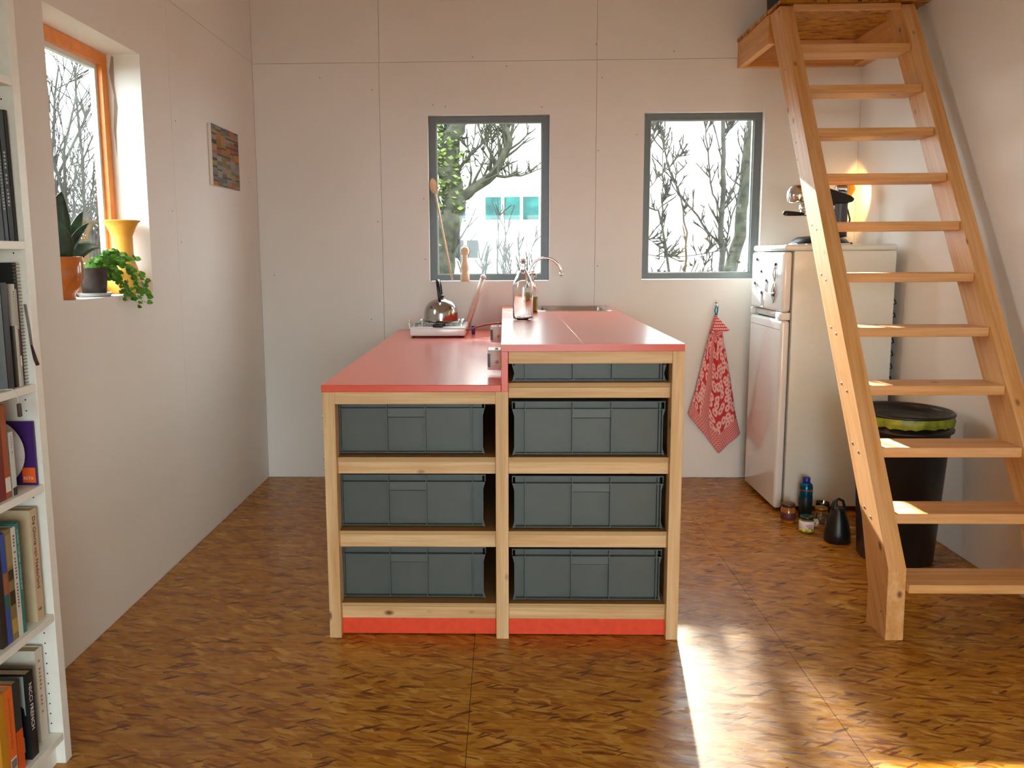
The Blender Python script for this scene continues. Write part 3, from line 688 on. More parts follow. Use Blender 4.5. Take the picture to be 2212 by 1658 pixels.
# ------------------------------------------------------------------ painting
pt = thing('painting', (XL, 4.82, 2.1), 'small unframed painting of grey and orange patches on the left wall', 'painting')
py0, py1, pz0, pz1 = 4.585, 5.045, 1.925, 2.262
mk('canvas', MB().rbox(XL+.0005, XL+.020, py0, py1, pz0, pz1, .002, 1), paint('#efe9dd'), pt)
pal = ['#8d877f', '#9a9388', '#77797a', '#a6a096', '#6f6a63', '#b1782f', '#c98a34', '#a8552a', '#c96f2c', '#8a7a3a', '#b09a48', '#6b675f', '#a9822e', '#b5602a', '#a59b8c']
m = MB(); cols = []; nc, nr = 6, 12
for i in range(nc):
    z = pz1
    while z > pz0+.001:
        h = random.choice([.016, .022, .030, .038, .008]); h = min(h, z-pz0)
        y0_, y1_ = lerp(py0, py1, i/nc), lerp(py0, py1, (i+1)/nc)
        m.add([(XL+.0203, y0_, z), (XL+.0203, y1_, z), (XL+.0203, y1_, z-h), (XL+.0203, y0_, z-h)], [(0, 3, 2, 1)])
        c = '#3c2f2a' if h < .01 and random.random() < .75 else random.choice(pal)
        cols.append(C(c, .72)); z -= h
for row in (2.215, 2.165, 2.105, 1.985):
    for i in range(nc):
        if random.random() < .6:
            y0_, y1_ = lerp(py0, py1, i/nc), lerp(py0, py1, (i+1)/nc)
            m.add([(XL+.0206, y0_, row), (XL+.0206, y1_, row), (XL+.0206, y1_, row-.010), (XL+.0206, y0_, row-.010)], [(0, 3, 2, 1)]); cols.append(C('#46332b'))
m.add([(XL+.0208, py0, 2.118), (XL+.0208, py0+.075, 2.118), (XL+.0208, py0+.075, 2.107), (XL+.0208, py0, 2.107)], [(0, 3, 2, 1)]); cols.append(C('#b83c48'))
o = mk('painted_patches', m, PRINT, pt); setcol(o, cols)

# ------------------------------------------------------------------ left window sill: pots and vase
vx, vy = -1.722, 3.655
va = thing('vase', (vx, vy, 1.362), 'tall matte yellow terracotta vase with flared rim on the window sill', 'vase')
mk('body', MB().lathe([(0, .0006), (.066, .0006), (.078, .012), (.079, .035), (.074, .060), (.060, .110), (.047, .150), (.0445, .165), (.044, .255), (.047, .264), (.062, .300), (.071, .316), (.080, .322), (.082, .327), (.074, .328), (.058, .305), (.040, .262), (.038, .165)], (vx, vy, 1.362), 48, cap=False), YVASE, va)
ox, oy = -1.722, 3.128
op = thing('snake_plant', (ox, oy, 1.362), 'snake plant with broad dark leaves in an orange glazed pot', 'plant')
mk('pot', MB().lathe([(0, .0006), (.045, .0006), (.047, .004), (.045, .022), (.050, .028), (.068, .050), (.077, .085), (.080, .165), (.077, .167), (.073, .160), (.071, .140), (0, .139)], (ox, oy, 1.362), 40, cap=False), OPOT, op)
mk('soil', MB().lathe([(.0705, 0), (0, .006)], (ox, oy, 1.362+.139), 20, cap=False), SOIL, op)
def blade(base, tip, width, bend, nrm, n=12, th=.003):
    base, tip = Vector(base), Vector(tip); d = tip-base; L = d.length; nrm = Vector(nrm).normalized()
    m = MB(); vs = []
    for i in range(n+1):
        t = i/n; c = base+d*t+Vector(bend)*(4*t*(1-t)); w = width*(math.sin(math.pi*min(.98, .22+.78*t))**.8)*(1 if t < .97 else .35)
        dd_ = (d.normalized()+Vector(bend)*(4*(1-2*t))/L).normalized(); sd_ = dd_.cross(nrm).normalized(); nn = sd_.cross(dd_)
        for k, (a, b2) in enumerate(((-1, 0), (-.5, .25), (0, .35), (.5, .25), (1, 0))): vs.append(c+sd_*(w*.5*a)-nn*(b2*w*.22))
    fs = [(i*5+k, i*5+k+1, (i+1)*5+k+1, (i+1)*5+k) for i in range(n) for k in range(4)]
    return m.add(vs, fs, True)
lv = [((ox-.01, oy-.01, 1.50), (ox+.03, oy-.01, 1.775), .11, (0, -.02, 0), (.8, -1, 0)), ((ox+.01, oy-.03, 1.50), (ox+.04, oy-.06, 1.665), .10, (0, 0, 0), (.5, -1, 0)),
      ((ox+.005, oy+.03, 1.50), (ox-.02, oy+.235, 1.715), .050, (.0, .0, .015), (.9, -.5, .4)), ((ox+.0, oy+.02, 1.50), (ox+.02, oy+.20, 1.665), .035, (0, 0, .02), (.9, -.3, .4)),
      ((ox+.02, oy+.02, 1.50), (ox+.04, oy+.245, 1.565), .062, (0, 0, .035), (.8, -.2, .9)), ((ox-.03, oy-.0, 1.50), (ox-.02, oy-.05, 1.73), .07, (0, -.01, 0), (1, .3, 0)),
      ((ox-.02, oy+.03, 1.50), (ox-.03, oy+.06, 1.68), .05, (0, 0, 0), (.8, -.6, 0))]
for b0, t0, w_, bd, nr_ in lv:
    o = mk('leaf', blade(b0, t0, w_, bd, nr_), SNAKE, op); s_ = o.modifiers.new('thick', 'SOLIDIFY'); s_.thickness = .003
px_, py_ = -1.716, 3.365
cp = thing('trailing_plant', (px_, py_, 1.362), 'bright green trailing plant spilling from a dark grey pot over the sill', 'plant')
mk('pot', MB().lathe([(0, .010), (.046, .010), (.050, .05), (.056, .118), (.058, .120), (.053, .120), (.051, .105), (0, .104)], (px_, py_, 1.362), 32, cap=False), DPOT, cp)
mk('saucer', MB().lathe([(0, .0006), (.060, .0006), (.070, .016), (.067, .0165), (.058, .006), (0, .005)], (px_, py_, 1.362), 36, cap=False), SAUCER, cp)
rd = random.Random(3); lf = MB(); stm = MB()
def leafdisc(m, c, r, nrm):
    nrm = Vector(nrm).normalized(); u = nrm.cross(Vector((.3, .2, 1))).normalized(); w = nrm.cross(u)
    vs = [Vector(c)]+[Vector(c)+(u*math.cos(a)+w*math.sin(a))*r*(1-.15*math.cos(3*a))-nrm*r*.15 for a in [2*math.pi*k/8 for k in range(8)]]
    m.add(vs, [(0, k+1, (k+1) % 8+1) for k in range(8)], True)
trails = []
for k in range(15):
    s0_ = Vector((px_+rd.uniform(-.03, .03), py_+rd.uniform(-.03, .03), 1.362+.115))
    ang = rd.uniform(-.6, 1.2); e = Vector((px_+.03+rd.uniform(-.04, .05), py_+rd.uniform(.0, .27), 1.362+rd.uniform(-.02, .15)))
    if e.z < 1.40: e.x = max(e.x, XL+.02)
    trails.append([s0_, s0_.lerp(e, .35)+Vector((0, 0, .05)), s0_.lerp(e, .7)+Vector((0, 0, .04)), e])
for e in ((XL+.035, py_+.275, 1.345), (XL+.045, py_+.245, 1.335), (XL+.03, py_+.21, 1.36), (XL+.05, py_+.17, 1.32)):
    s0_ = Vector((px_+.02, py_+.03, 1.48)); e = Vector(e); trails.append([s0_, s0_+Vector((.05, .07, .03)), Vector((e.x, e.y-.04, 1.43)), e])
for tr in trails:
    for j in range(9):
        t = j/8*2.999; i = int(t); p = tr[i].lerp(tr[i+1], t-i)
        for q in range(3):
            leafdisc(lf, p+Vector((rd.uniform(-.012, .012), rd.uniform(-.016, .016), rd.uniform(-.01, .016))), rd.uniform(.008, .0145), (rd.uniform(.2, 1), rd.uniform(-1, .3), rd.uniform(.1, 1)))
    stm.tube(tr, .0011, 4)
mk('stem', stm, LEAF, cp); fo_ = mk('foliage', lf, LEAF, cp); fo_['kind'] = 'stuff'

# ------------------------------------------------------------------ fridge and what is on and in front of it
fx0, fx1, fy0, fy1 = 1.600, 2.235, 4.705, 5.30
fr = thing('refrigerator', (1.92, 5.0, 0), 'white two-door refrigerator standing by the back wall with magnets on it', 'refrigerator')
mk('body', MB().rbox(fx0+.058, fx1, fy0, fy1, .035, 1.538, .006), FRIDGE, fr)
mk('top', MB().rbox(fx0+.004, fx1+.004, fy0-.002, fy1+.002, 1.5385, 1.574, .014, 3), FRIDGE, fr)
mk('gasket', MB().box(fx0+.050, fx0+.0578, fy0+.006, fy1-.006, .045, 1.53), GREYP, fr)
def door(z0, z1, name='door'):
    return mk(name, MB().rbox(fx0-.002, fx0+.0495, fy0, fy1, z0, z1, .018, 4), FDOOR, fr)
ud = door(1.188, 1.534); ld = door(.022, 1.140)
for z0, z1 in ((1.1405, 1.1875),):
    pass
mk('handle', MB().rbox(fx0+.022, fx0+.0495, fy0+.03, fy1-.03, 1.1455, 1.183, .006), paint('#cfcac6', .3), ud, label='recessed grip strip')
mk('handle', MB().rbox(fx0-.002, fx0+.0495, fy0, fy0+.11, 1.1415, 1.1865, .006), FDOOR, ud)
mk('handle', MB().rbox(fx0-.002, fx0+.0495, fy1-.04, fy1, 1.1415, 1.1865, .006), FDOOR, ud)
mk('door_trim', MB().box(fx0-.0032, fx0-.0022, fy0+.02, fy1-.02, 1.085, 1.0875), GREYP, ld)
for x, y in ((1.70, 4.76), (1.70, 5.24), (2.18, 4.76), (2.18, 5.24)): mk('foot', MB().lathe([(.018, 0), (.018, .0345)], (x, y, .0003), 14), DGREY, fr)
co = MB()
for k in range(14): co.tube([(fx1+.010, fy0+.05, .25+k*.075), (fx1+.020, fy0+.02, .26+k*.075), (fx1+.026, fy0+.05, .28+k*.075), (fx1+.026, fy1-.05, .28+k*.075), (fx1+.012, fy1-.04, .30+k*.075)], .004, 6)
mk('condenser_coil', co, BLACK, fr)
mk('compressor', MB().rbox(fx1+.0005, fx1+.035, fy0+.04, fy1-.04, .04, .22, .01), BLACK, fr)
def card(name, y, z, w, h, mat1, label, cat, rot=0):
    t = thing(name, (fx0-.004, y, z), label, cat)
    mk('paper', MB().box(-.0012, 0, -w/2, w/2, -h/2, h/2), paint('#eceae6'), t, local=True)
    mk('picture', MB().box(-.0018, -.0013, -w*.38, w*.38, -h*.38, h*.40), mat1, t, local=True)
    mk('magnet', MB().lathe([(0, -.007), (.008, -.007), (.009, -.0021), (0, -.0021)], (0, w*.12, h*.42), 12, 'x', False), BLACK, t, local=True)
    t.rotation_euler = (rot, 0, 0); return t
card('photo_card', 5.20, 1.305, .060, .085, paint('#a7a3b5'), 'small pale photo card low on the far side of the upper fridge door', 'card')
card('photo_card', 5.065, 1.245, .050, .10, paint('#5f5a60'), 'dark-framed photo card, lowest on the fridge door', 'card')
card('photo_card', 4.985, 1.328, .065, .085, paint('#77717c'), 'tilted grey photo card in the middle of the upper fridge door', 'card', .15)
card('photo_card', 5.085, 1.385, .055, .075, paint('#c3c6cb'), 'pale photo card with a round dark magnet above the middle of the door', 'card', .1)
card('photo_card', 5.175, 1.455, .035, .085, paint('#8f99a5'), 'narrow grey picture strip, topmost and furthest on the fridge door', 'card', -.1)
fg = thing('fridge_ornament', (fx0-.004, 4.835, 1.36), 'dark diamond-shaped wire ornament hung by a magnet on the upper fridge door', 'ornament')
def seg(m, pts): return m.tube([(-.004, y, z) for y, z in pts], .0035, 6)
m = MB(); seg(m, [(-.005, .095), (.028, .05), (0, 0), (-.02, .045), (-.005, .095)]); seg(m, [(0, 0), (.045, -.055), (.01, -.125), (-.04, -.06), (0, 0)])
mk('wire_figure', m, paint('#b9b9b2', .3), fg, local=True)
mk('magnet', MB().lathe([(0, -.009), (.008, -.009), (.009, 0), (0, 0)], (0, -.008, .102), 12, 'x', False), BLACK, fg, local=True)
mk('magnet', MB().rbox(-.010, -.0005, -.012, .035, -.085, -.065, .003), BLACK, fg, local=True)
mk('picture', MB().add([(-.003, .0, -.012), (-.003, .03, -.055), (-.003, .008, -.10), (-.003, -.028, -.06), (-.001, .0, -.012), (-.001, .03, -.055), (-.001, .008, -.10), (-.001, -.028, -.06)], [(0, 1, 2, 3), (7, 6, 5, 4), (0, 4, 5, 1), (1, 5, 6, 2), (2, 6, 7, 3), (3, 7, 4, 0)]), paint('#77584c'), fg, local=True)

TF = 1.5745
cm = thing('coffee_machine', (1.88, 4.95, TF), 'black and chrome coffee machine standing on top of the refrigerator', 'coffee machine')
mk('base', MB().lathe([(.165, 0), (.170, .006), (.165, .014), (.150, .030), (.125, .046), (.06, .052), (0, .052)], (1.885, 4.95, TF+.0005), 36), BLACK, cm)
mk('drip_rim', MB().lathe([(.172, .0005), (.176, .003), (.172, .0075)], (1.885, 4.95, TF), 36, cap=False), CHROME, cm)
mk('column', MB().lathe([(.044, 0), (.044, .05), (.042, .19), (.045, .215)], (2.00, 4.95, TF+.045), 28), plain('slate_plastic', '#43454f', .4), cm)
mk('head', MB().prism([(1.80, TF+.355), (1.86, TF+.345), (2.04, TF+.285), (2.062, TF+.268), (2.055, TF+.250), (2.02, TF+.240), (1.80, TF+.240)], 4.89, 5.01, 'y'), BLACK, cm, bevel=.012)
mk('boiler', MB().lathe([(0, .058), (.030, .054), (.052, .040), (.066, .015), (.068, -.01), (.062, -.045), (.052, -.052), (0, -.053)], (1.752, 4.95, TF+.298), 32, cap=False), CHROME, cm)
mk('brew_head', MB().lathe([(.03, 0), (.035, .01), (.035, .04)], (1.80, 4.95, TF+.17), 24).rbox(1.76, 1.98, 4.93, 4.97, TF+.205, TF+.24, .006), CHROME, cm)
mk('handle', MB().tube([(1.79, 4.93, TF+.181), (1.76, 4.93, TF+.182), (1.72, 4.93, TF+.184), (1.68, 4.93, TF+.186), (1.665, 4.93, TF+.187), (1.658, 4.93, TF+.187)], [.009, .011, .014, .016, .013, .006], 12), BLACK, cm)
mk('cord', MB().tube([(2.03, 4.99, TF+.245), (2.065, 5.0, TF+.21), (2.082, 5.0, TF+.15), (2.07, 5.0, TF+.09), (2.03, 5.01, TF+.055), (2.0, 5.03, TF+.03)], .005, 8), BLACK, cm)
lp = thing('clip_lamp', (2.12, 5.28, TF), 'lit spot lamp with chrome body and amber ribbed shade behind the coffee machine', 'lamp')
Lc = Vector((2.150, 5.20, TF+.345))
mk('base', MB().rbox(2.07, 2.17, 5.15, 5.25, TF+.0005, TF+.016, .004), DGREY, lp)
mk('stem', MB().tube([(2.10, 5.2, TF+.015), (2.095, 5.2, TF+.17), (2.105, 5.2, TF+.31)], .006, 8), CHROME, lp)
mk('body', MB().lathe([(0, -.085), (.022, -.083), (.030, -.07), (.030, -.04), (.038, -.03), (.038, -.008)], tuple(Lc), 24, 'x'), CHROME, lp)
prof = []
for k in range(9):
    x = -.006+k*.0052; r = .052*math.cos(min(1.45, k*.165)); prof += [(max(r, .004), x), (max(r-.003, .004), x+.003)]
amber = NT('amber_glass'); amber.b.inputs['Base Color'].default_value = C('#f09a1a'); amber.b.inputs['Roughness'].default_value = .4
amber.b.inputs['Emission Color'].default_value = C('#ff9414'); amber.b.inputs['Emission Strength'].default_value = .55
mk('shade', MB().lathe(prof, tuple(Lc), 32, 'x'), amber.m, lp)
ll = bpy.data.lights.new('lamp_bulb', 'SPOT'); lo = bpy.data.objects.new('lamp_bulb', ll); COL.objects.link(lo)
ll.energy = 5; ll.color = (1, .52, .14); ll.spot_size = R(118); ll.spot_blend = .25; ll.shadow_soft_size = .012
lo.location = (2.205, 5.275, TF+.335); lo.rotation_euler = Vector((.75, .62, -.12)).to_track_quat('-Z', 'Y').to_euler()

# floor things beside the fridge
def jar(name, x, y, prof, mat, label, cat, extra):
    t = thing(name, (x, y, 0), label, cat); mk('glass', MB().lathe(prof, (x, y, .0004), 28), mat, t)
    for nm, pr_, mt in extra: mk(nm, MB().lathe(pr_, (x, y, .0004), 28, cap=False), mt, t)
    return t
jar('honey_jar', 1.622, 4.525, [(.036, 0), (.040, .006), (.041, .078), (.034, .088), (.034, .094)], plain('honey', '#b06a1c', .12, noise=.15, nscale=10, coat=.6), 'amber honey jar with a dark lid on the floor by the fridge', 'jar',
    [('lid', [(0, .0945), (.037, .0945), (.038, .110), (.034, .112), (0, .112)], paint('#4a2620', .35)), ('paper_label', [(.0413, .020), (.0416, .0205), (.0416, .062), (.0413, .0625)], paint('#5c2c34'))])
lj = jar('jam_jar', 1.668, 4.365, [(.036, 0), (.039, .005), (.039, .066), (.034, .074)], plain('jam_glass', '#6f6f3c', .1, coat=.6), 'small glass jar with a white, red and green label, frontmost on the floor', 'jar',
         [('lid', [(0, .0745), (.035, .0745), (.036, .082), (.0355, .089), (.030, .090), (0, .0895)], plain('olive_lid', '#3d4430', .25, .6)), ('paper_label', [(.0393, .016), (.0396, .0162), (.0396, .066), (.0393, .0662)], paint('#ece6ea')),
          ('label_border', [(.0397, .008), (.0400, .0082), (.0400, .024), (.0397, .0242)], plain('fruit_border', '#a8a23a', .5, noise=.8, nscale=60))])
mk('label_print', MB().box(-.018, .014, -.0405, -.0398, .046, .049).box(-.014, .018, -.0405, -.0398, .038, .041).box(-.004, .014, -.0405, -.0398, .029, .033), paint('#c2304a'), lj, local=True)
jar('aerosol_bottle', 1.748, 4.605, [(.034, 0), (.037, .004), (.037, .180), (.034, .200), (.024, .210)], plain('blue_metal', '#0e5f86', .22, .7, noise=.1), 'tall metallic blue bottle with a blue screw cap leaning by the fridge side', 'bottle',
    [('cap', [(.0, .2105), (.020, .2105), (.021, .214), (.021, .240), (.018, .243), (0, .243)], paint('#1c2f9c', .35)), ('paper_label', [(.0372, .04), (.0376, .042), (.0376, .125), (.0372, .127)], plain('dark_label', '#16282a', .4, noise=.5, nscale=20)), ('red_stripe', [(.0372, .166), (.0375, .1665), (.0375, .173), (.0372, .1735)], paint('#a3402a'))])
jar('glass_tumbler', 1.845, 4.60, [(.030, 0), (.034, .004), (.038, .095), (.036, .095), (.032, .008), (0, .007)], JARG, 'empty clear glass tumbler on the floor right of the blue bottle', 'glass', [])
jar('gold_jar', 1.800, 4.505, [(.034, 0), (.037, .004), (.037, .070), (.031, .078)], JARG, 'clear glass jar with a gold lid between tumbler and label jar', 'jar', [('lid', [(0, .0785), (.034, .0785), (.035, .094), (.031, .096), (0, .096)], plain('gold_lid', '#a9791f', .3, .8))])
m = MB(); rd = random.Random(11)
for k in range(26):
    a, b = k*.24, rd.uniform(.0, 1)
bmx = bmesh.new(); bmesh.ops.create_icosphere(bmx, subdivisions=3, radius=1)
for v in bmx.verts:
    q = v.co; nse = 1+.22*math.sin(q.x*7+q.y*5)+.15*math.sin(q.z*11+q.x*3); v.co = Vector((q.x*.040*nse, q.y*.028*nse, q.z*.022*nse+.0285))
bmx.verts.index_update()
m.add([v.co+Vector((1.720, 4.435, .002)) for v in bmx.verts], [[v.index for v in f.verts] for f in bmx.faces], False); bmx.free()
zs = min(v[2] for v in m.v); m.v = [(v[0], v[1], v[2]-zs+.0005) for v in m.v]
cr_ = mk('crumpled_wrapper', m, plain('clear_wrapper', '#d9cfae', .18, noise=.2, nscale=60)); tag(cr_, 'crumpled glossy cream wrapper lying behind the label jar', 'wrapper')

wc = thing('watering_can', (1.775, 4.215, 0), 'small black plastic watering can on the floor left of the bin', 'watering can')
mk('body', MB().lathe([(0, .0005), (.062, .0005), (.068, .008), (.066, .05), (.052, .12), (.034, .17), (.030, .182), (0, .183)], (1.775, 4.215, 0), 32, cap=False), BINB, wc)
mk('handle', MB().tube([(1.745, 4.215, .165), (1.742, 4.215, .195), (1.752, 4.215, .222), (1.775, 4.215, .232), (1.796, 4.215, .222), (1.806, 4.215, .190), (1.812, 4.215, .12)], .0075, 10), BINB, wc)
mk('spout', MB().tube([(1.80, 4.27, .06), (1.81, 4.32, .13), (1.815, 4.35, .19)], [.014, .010, .008], 10), BINB, wc)

bx, by = 1.975, 4.000
bn = thing('waste_bin', (bx, by, 0), 'large black round waste bin with a yellow-green bag edge behind the stairs', 'bin')
mk('bucket', MB().lathe([(0, .001), (.168, .001), (.175, .01), (.213, .66), (.228, .664), (.230, .676), (.216, .680), (.219, .735), (.213, .735), (.208, .68), (.170, .014), (0, .012)], (bx, by, 0), 56, cap=False), BINB, bn)
rdb = random.Random(5); pr = []
bagm = MB(); vs = []; N = 64
for j, (r, z) in enumerate([(.222, .748), (.226, .735), (.229, .715), (.226, .698)]):
    for i in range(N): vs.append((bx+(r+rdb.uniform(-.002, .003))*math.cos(2*math.pi*i/N), by+(r+rdb.uniform(-.002, .003))*math.sin(2*math.pi*i/N), z+(rdb.uniform(-.006, .006) if j == 3 else 0)))
mk('bag_edge', bagm.add(vs, [(j*N+i, j*N+(i+1) % N, (j+1)*N+(i+1) % N, (j+1)*N+i) for j in range(3) for i in range(N)], True), BAG, bn, label='yellow-green bin bag edge')
mk('rim_ring', MB().lathe([(.205, .737), (.207, .748), (.222, .758), (.231, .752), (.231, .744), (.220, .740)], (bx, by, 0), 56, cap=False), BINB, bn)
mk('lid', MB().lathe([(.206, .742), (.19, .722), (.15, .714), (0, .712)], (bx, by, 0), 48, cap=False), BINB, bn)

# ------------------------------------------------------------------ stairs and loft platform
sr = thing('ladder_stair', (1.87, 3.9, 0), 'steep open wooden stair of fir planks rising to the loft platform', 'stair')
D = .178
prof = [(3.082, .0006), (3.090, .293), (4.668, 2.8610), (4.668+D, 2.8610), (3.090+D+.082, .43), (3.255, .16), (3.255, .0006)]
XS0, XS1, XT0, XT1 = 1.508, 1.5785, 2.160, 2.232
mk('stringer', MB().prism(prof, XS0, XS1, 'x'), FIR['s'], sr, bevel=.002)
mk('stringer', MB().prism(prof, XT0, XT1, 'x'), FIR['s'], sr, bevel=.002)
for i in range(11):
    z = .239+.2387*i; y = 3.061+.1467*i; t = .042 if i not in (0,) else .036; jx = random.uniform(-.004, .004)
    m = MB().box(XS1+.0008, XT0-.0008, y+.002, y+.178, z-t, z)
    o = mk('tread', m, FIR['x'], sr, bevel=.003)
    for dy in (.06, .12):
        mk('screw', MB().lathe([(0, 0), (.0055, 0), (.0055, .0006), (0, .0006)], (XS0-.0007, y+dy, z-.02+(dy-.09)*.4), 10, 'x', False), SCREW, sr)
for y, z in ((3.13, .1), (4.3, 2.0), (4.33, 2.09), (4.55, 2.5)): mk('screw', MB().lathe([(0, 0), (.004, 0), (.004, .0006), (0, .0006)], (XS0-.0007, y, z), 10, 'x', False), DGREY, sr)

pf = thing('loft_platform', (1.9, 5.06, 2.71), 'small loft platform of fir joists and OSB deck in the upper back corner', 'platform')
mk('deck', MB().box(1.500, XR-.0008, 4.640, YW-.0008, 2.8695, 2.888), OSBD, pf)
mk('joist', MB().box(1.506, 1.551, 4.85, YW-.001, 2.708, 2.869), FIR['y'], pf, bevel=.002)
mk('joist', MB().box(XR-.075, XR-.001, 4.85, YW-.047, 2.708, 2.869), FIR['y'], pf, bevel=.002)
mk('joist', MB().box(1.5515, XR-.001, YW-.046, YW-.001, 2.708, 2.869), FIR['x'], pf, bevel=.002)
mk('nosing', MB().box(1.5795, 2.1590, 4.668, 4.700, 2.838, 2.869), FIR['x'], pf, bevel=.002)
bk = thing('bucket', (1.685, 5.16, 2.8885), 'black bucket standing on the loft platform, cut by the photo edge', 'bucket')
mk('body', MB().lathe([(0, .0005), (.082, .0005), (.086, .004), (.103, .27), (.107, .272), (.107, .28), (.099, .28), (.083, .008), (0, .006)], (1.685, 5.16, 2.8885), 36, cap=False), BLACK, bk)
mk('handle', MB().tube([(1.578, 5.16, 3.155)]+[(1.685-.107*math.cos(R(a)), 5.16-.03*math.sin(R(a)), 3.155-.05*math.sin(R(a))) for a in range(15, 166, 15)]+[(1.792, 5.16, 3.155)], .003, 8), DGREY, bk)

# ------------------------------------------------------------------ bookcase
BX = -1.335; SP0, SP1 = 2.251, 2.285; SN0, SN1 = 1.452, 1.486
bc = thing('bookcase', (-1.49, 1.87, 0), 'tall white bookcase against the left wall, filled with books', 'bookcase')
mk('side_panel', MB().box(XL+.001, BX, SP0, SP1, .0005, 2.37), WHITE, bc, bevel=.001)
mk('side_panel', MB().box(XL+.001, BX, SN0, SN1, .0005, 2.37), WHITE, bc, bevel=.001)
mk('back_panel', MB().box(XL+.001, XL+.006, SN1, SP0, .02, 2.35), WHITE, bc)
mk('top', MB().box(XL+.0062, BX, SN1+.0003, SP0-.0003, 2.345, 2.37), WHITE, bc)
SH = [.101, .478, .874, 1.168, 1.570, 2.010]
for z in SH: mk('shelf', MB().box(XL+.0065, BX-.001, SN1+.0003, SP0-.0003, z-.022, z), WHITE, bc, bevel=.001)
mk('plinth', MB().box(BX-.045, BX-.028, SN1+.0003, SP0-.0003, .0005, .0785), WHITE, bc)
m = MB()
for x in (BX-.035, BX-.25):
    for k in range(68):
        z = .13+k*.032
        if any(-.026 < z-s < .004 for s in SH): continue
        m.add([(x+.0026*math.cos(a), SP0-.0004, z+.0026*math.sin(a)) for a in [math.pi*2*i/6 for i in range(6)]], [tuple(range(6))])
o = mk('peg_holes', m, BLACK, bc); o['kind'] = 'stuff'

def book(name, y1, th, z, h, d, cover, label, xf=-1.352, pages='#e6dcc2', title=None, tcol='#ffffff', tsize=None, lean=0, extra=None, cat='book', tz=None, group=None):
    """spine faces the room (+x); y1 = far side of the book"""
    t = thing(name, (xf-d/2, y1-th/2, z+.0004), label, cat, group)
    cm_ = paint(cover); c = .0022
    mk('cover', MB().box(-d/2, d/2-.0001, -th/2, -th/2+c, 0, h).box(-d/2, d/2-.0001, th/2-c, th/2, 0, h).box(d/2-c, d/2, -th/2+c, th/2-c, 0, h), cm_, t, local=True)
    mk('pages', MB().box(-d/2+.004, d/2-c-.0002, -th/2+c, th/2-c, .003, h-.004), paint(pages), t, local=True)
    if title and title.startswith('~'):      # lettering too small to read in the photograph: only its strokes
        m = MB(); n_, L_ = int(title[1:].split(',')[0]), float(title[1:].split(',')[1]); rq = random.Random(n_*7+int(h*1000)); ts = tsize or th*.6; zt = tz if tz else h*.93
        for k in range(n_):
            if rq.random() < .15: continue
            z1_ = zt-L_*k/n_; m.box(d/2, d/2+.0003, -ts*.35, ts*.35*rq.uniform(.3, 1), z1_-L_/n_*.55, z1_)
        mk('lettering', m, paint(tcol), t, local=True)
    elif title:
        ts = tsize or th*.7
        text('lettering', title, ts, paint(tcol), t, ORG[t.name]+Vector((d/2+.0003, -ts*.33, tz if tz else h*.93)), (0, R(90), 0), depth=.0002)
    if extra:
        for nm, y0_, y1_, z0_, z1_, col in extra: mk(nm, MB().box(d/2, d/2+.0005, y0_, y1_, z0_, z1_), paint(col), t, local=True)
    if lean: t.rotation_euler = (R(lean), 0, 0)
    return t
# fifth shelf: tall black books
z = SH[4]
book('book', 2.249, .014, z, .352, .24, '#1a1815', 'black art book with brown-black spine, furthest right on the top visible row', pages='#2a2622', lean=1.2)
book('book', 2.233, .022, z, .350, .25, '#15181a', 'thick black art book with white spine title, second from the bookcase side', title='~15,.15', tcol='#b8b8b4', tsize=.011, tz=.24, lean=1.6)
book('book', 2.206, .016, z, .350, .24, '#24282c', 'slim grey-black book with small lettering, third of the tall black row', title='~20,.17', tcol='#9a9a98', tsize=.009, tz=.25, lean=1.6)
book('book', 2.186, .030, z, .34, .24, '#0e0f10', 'black book at the cut edge of the photo, upper row', lean=1.4)
book('book', 2.140, .03, z, .335, .24, '#1c1c20', 'black book just outside the tall row, nearest the viewer')
# fourth shelf: notebooks, magazines
z = SH[3]
def spiral(y, th, h, d, cov, label, xf=-1.358):
    t = thing('spiral_notebook', (xf-d/2, y-th/2, z+.0006), label, 'notebook')
    mk('cover', MB().box(-d/2, d/2, -th/2, th/2, 0, h), paint(cov), t, local=True)
    g = MB(); n_ = int(h/.0095)
    for k in range(n_): g.lathe([(th*.62-.0006, -.001), (th*.62, 0), (th*.62-.0006, .001)], (d/2, 0, .006+k*.0095), 10, 'z', False)
    o = mk('binding_coil', g, paint('#8e8a80' if cov != '#1b1714' else '#6c645a', .3), t, local=True); return t
spiral(2.249, .010, .345, .22, '#d9d6c8', 'white spiral-bound notebook standing against the bookcase side')
spiral(2.236, .013, .343, .22, '#1b1714', 'black spiral-bound notebook next to the white one')
book('magazine', 2.220, .006, z, .27, .21, '#b8b4b2', 'thin magazine with a dark pink patch and a white sticker', extra=[('sticker', -.003, .003, .055, .085, '#f2efe8'), ('picture', -.003, .003, .085, .16, '#5a1b3a')], cat='magazine')
book('book', 2.212, .012, z, .285, .22, '#cfcabd', 'pale grey-white paperback beside the pink-patched magazine', extra=[('picture', -.006, .006, .17, .245, '#b5b39a')], title='~6,.04', tcol='#6b6b66', tsize=.009)
book('folder', 2.198, .008, z, .17, .20, '#3b342e', 'low dark brown folder among the notebooks', cat='folder')
book('folder', 2.188, .010, z, .342, .20, '#b3b4c2', 'tall grey-lilac document sleeve at the back of the notebook row', xf=-1.40, cat='folder')
book('book', 2.176, .026, z, .29, .22, '#1a1c1e', 'thick black folder at the left of the notebook row')
book('notebook', 2.147, .020, z, .26, .20, '#67737a', 'grey-blue notebook at the cut edge of the notebook row', cat='notebook')
mt_ = thing('bookmark_strap', (BX+.001, 2.272, 1.25), 'narrow dark strap with a rounded end hanging at the bookcase edge', 'strap')
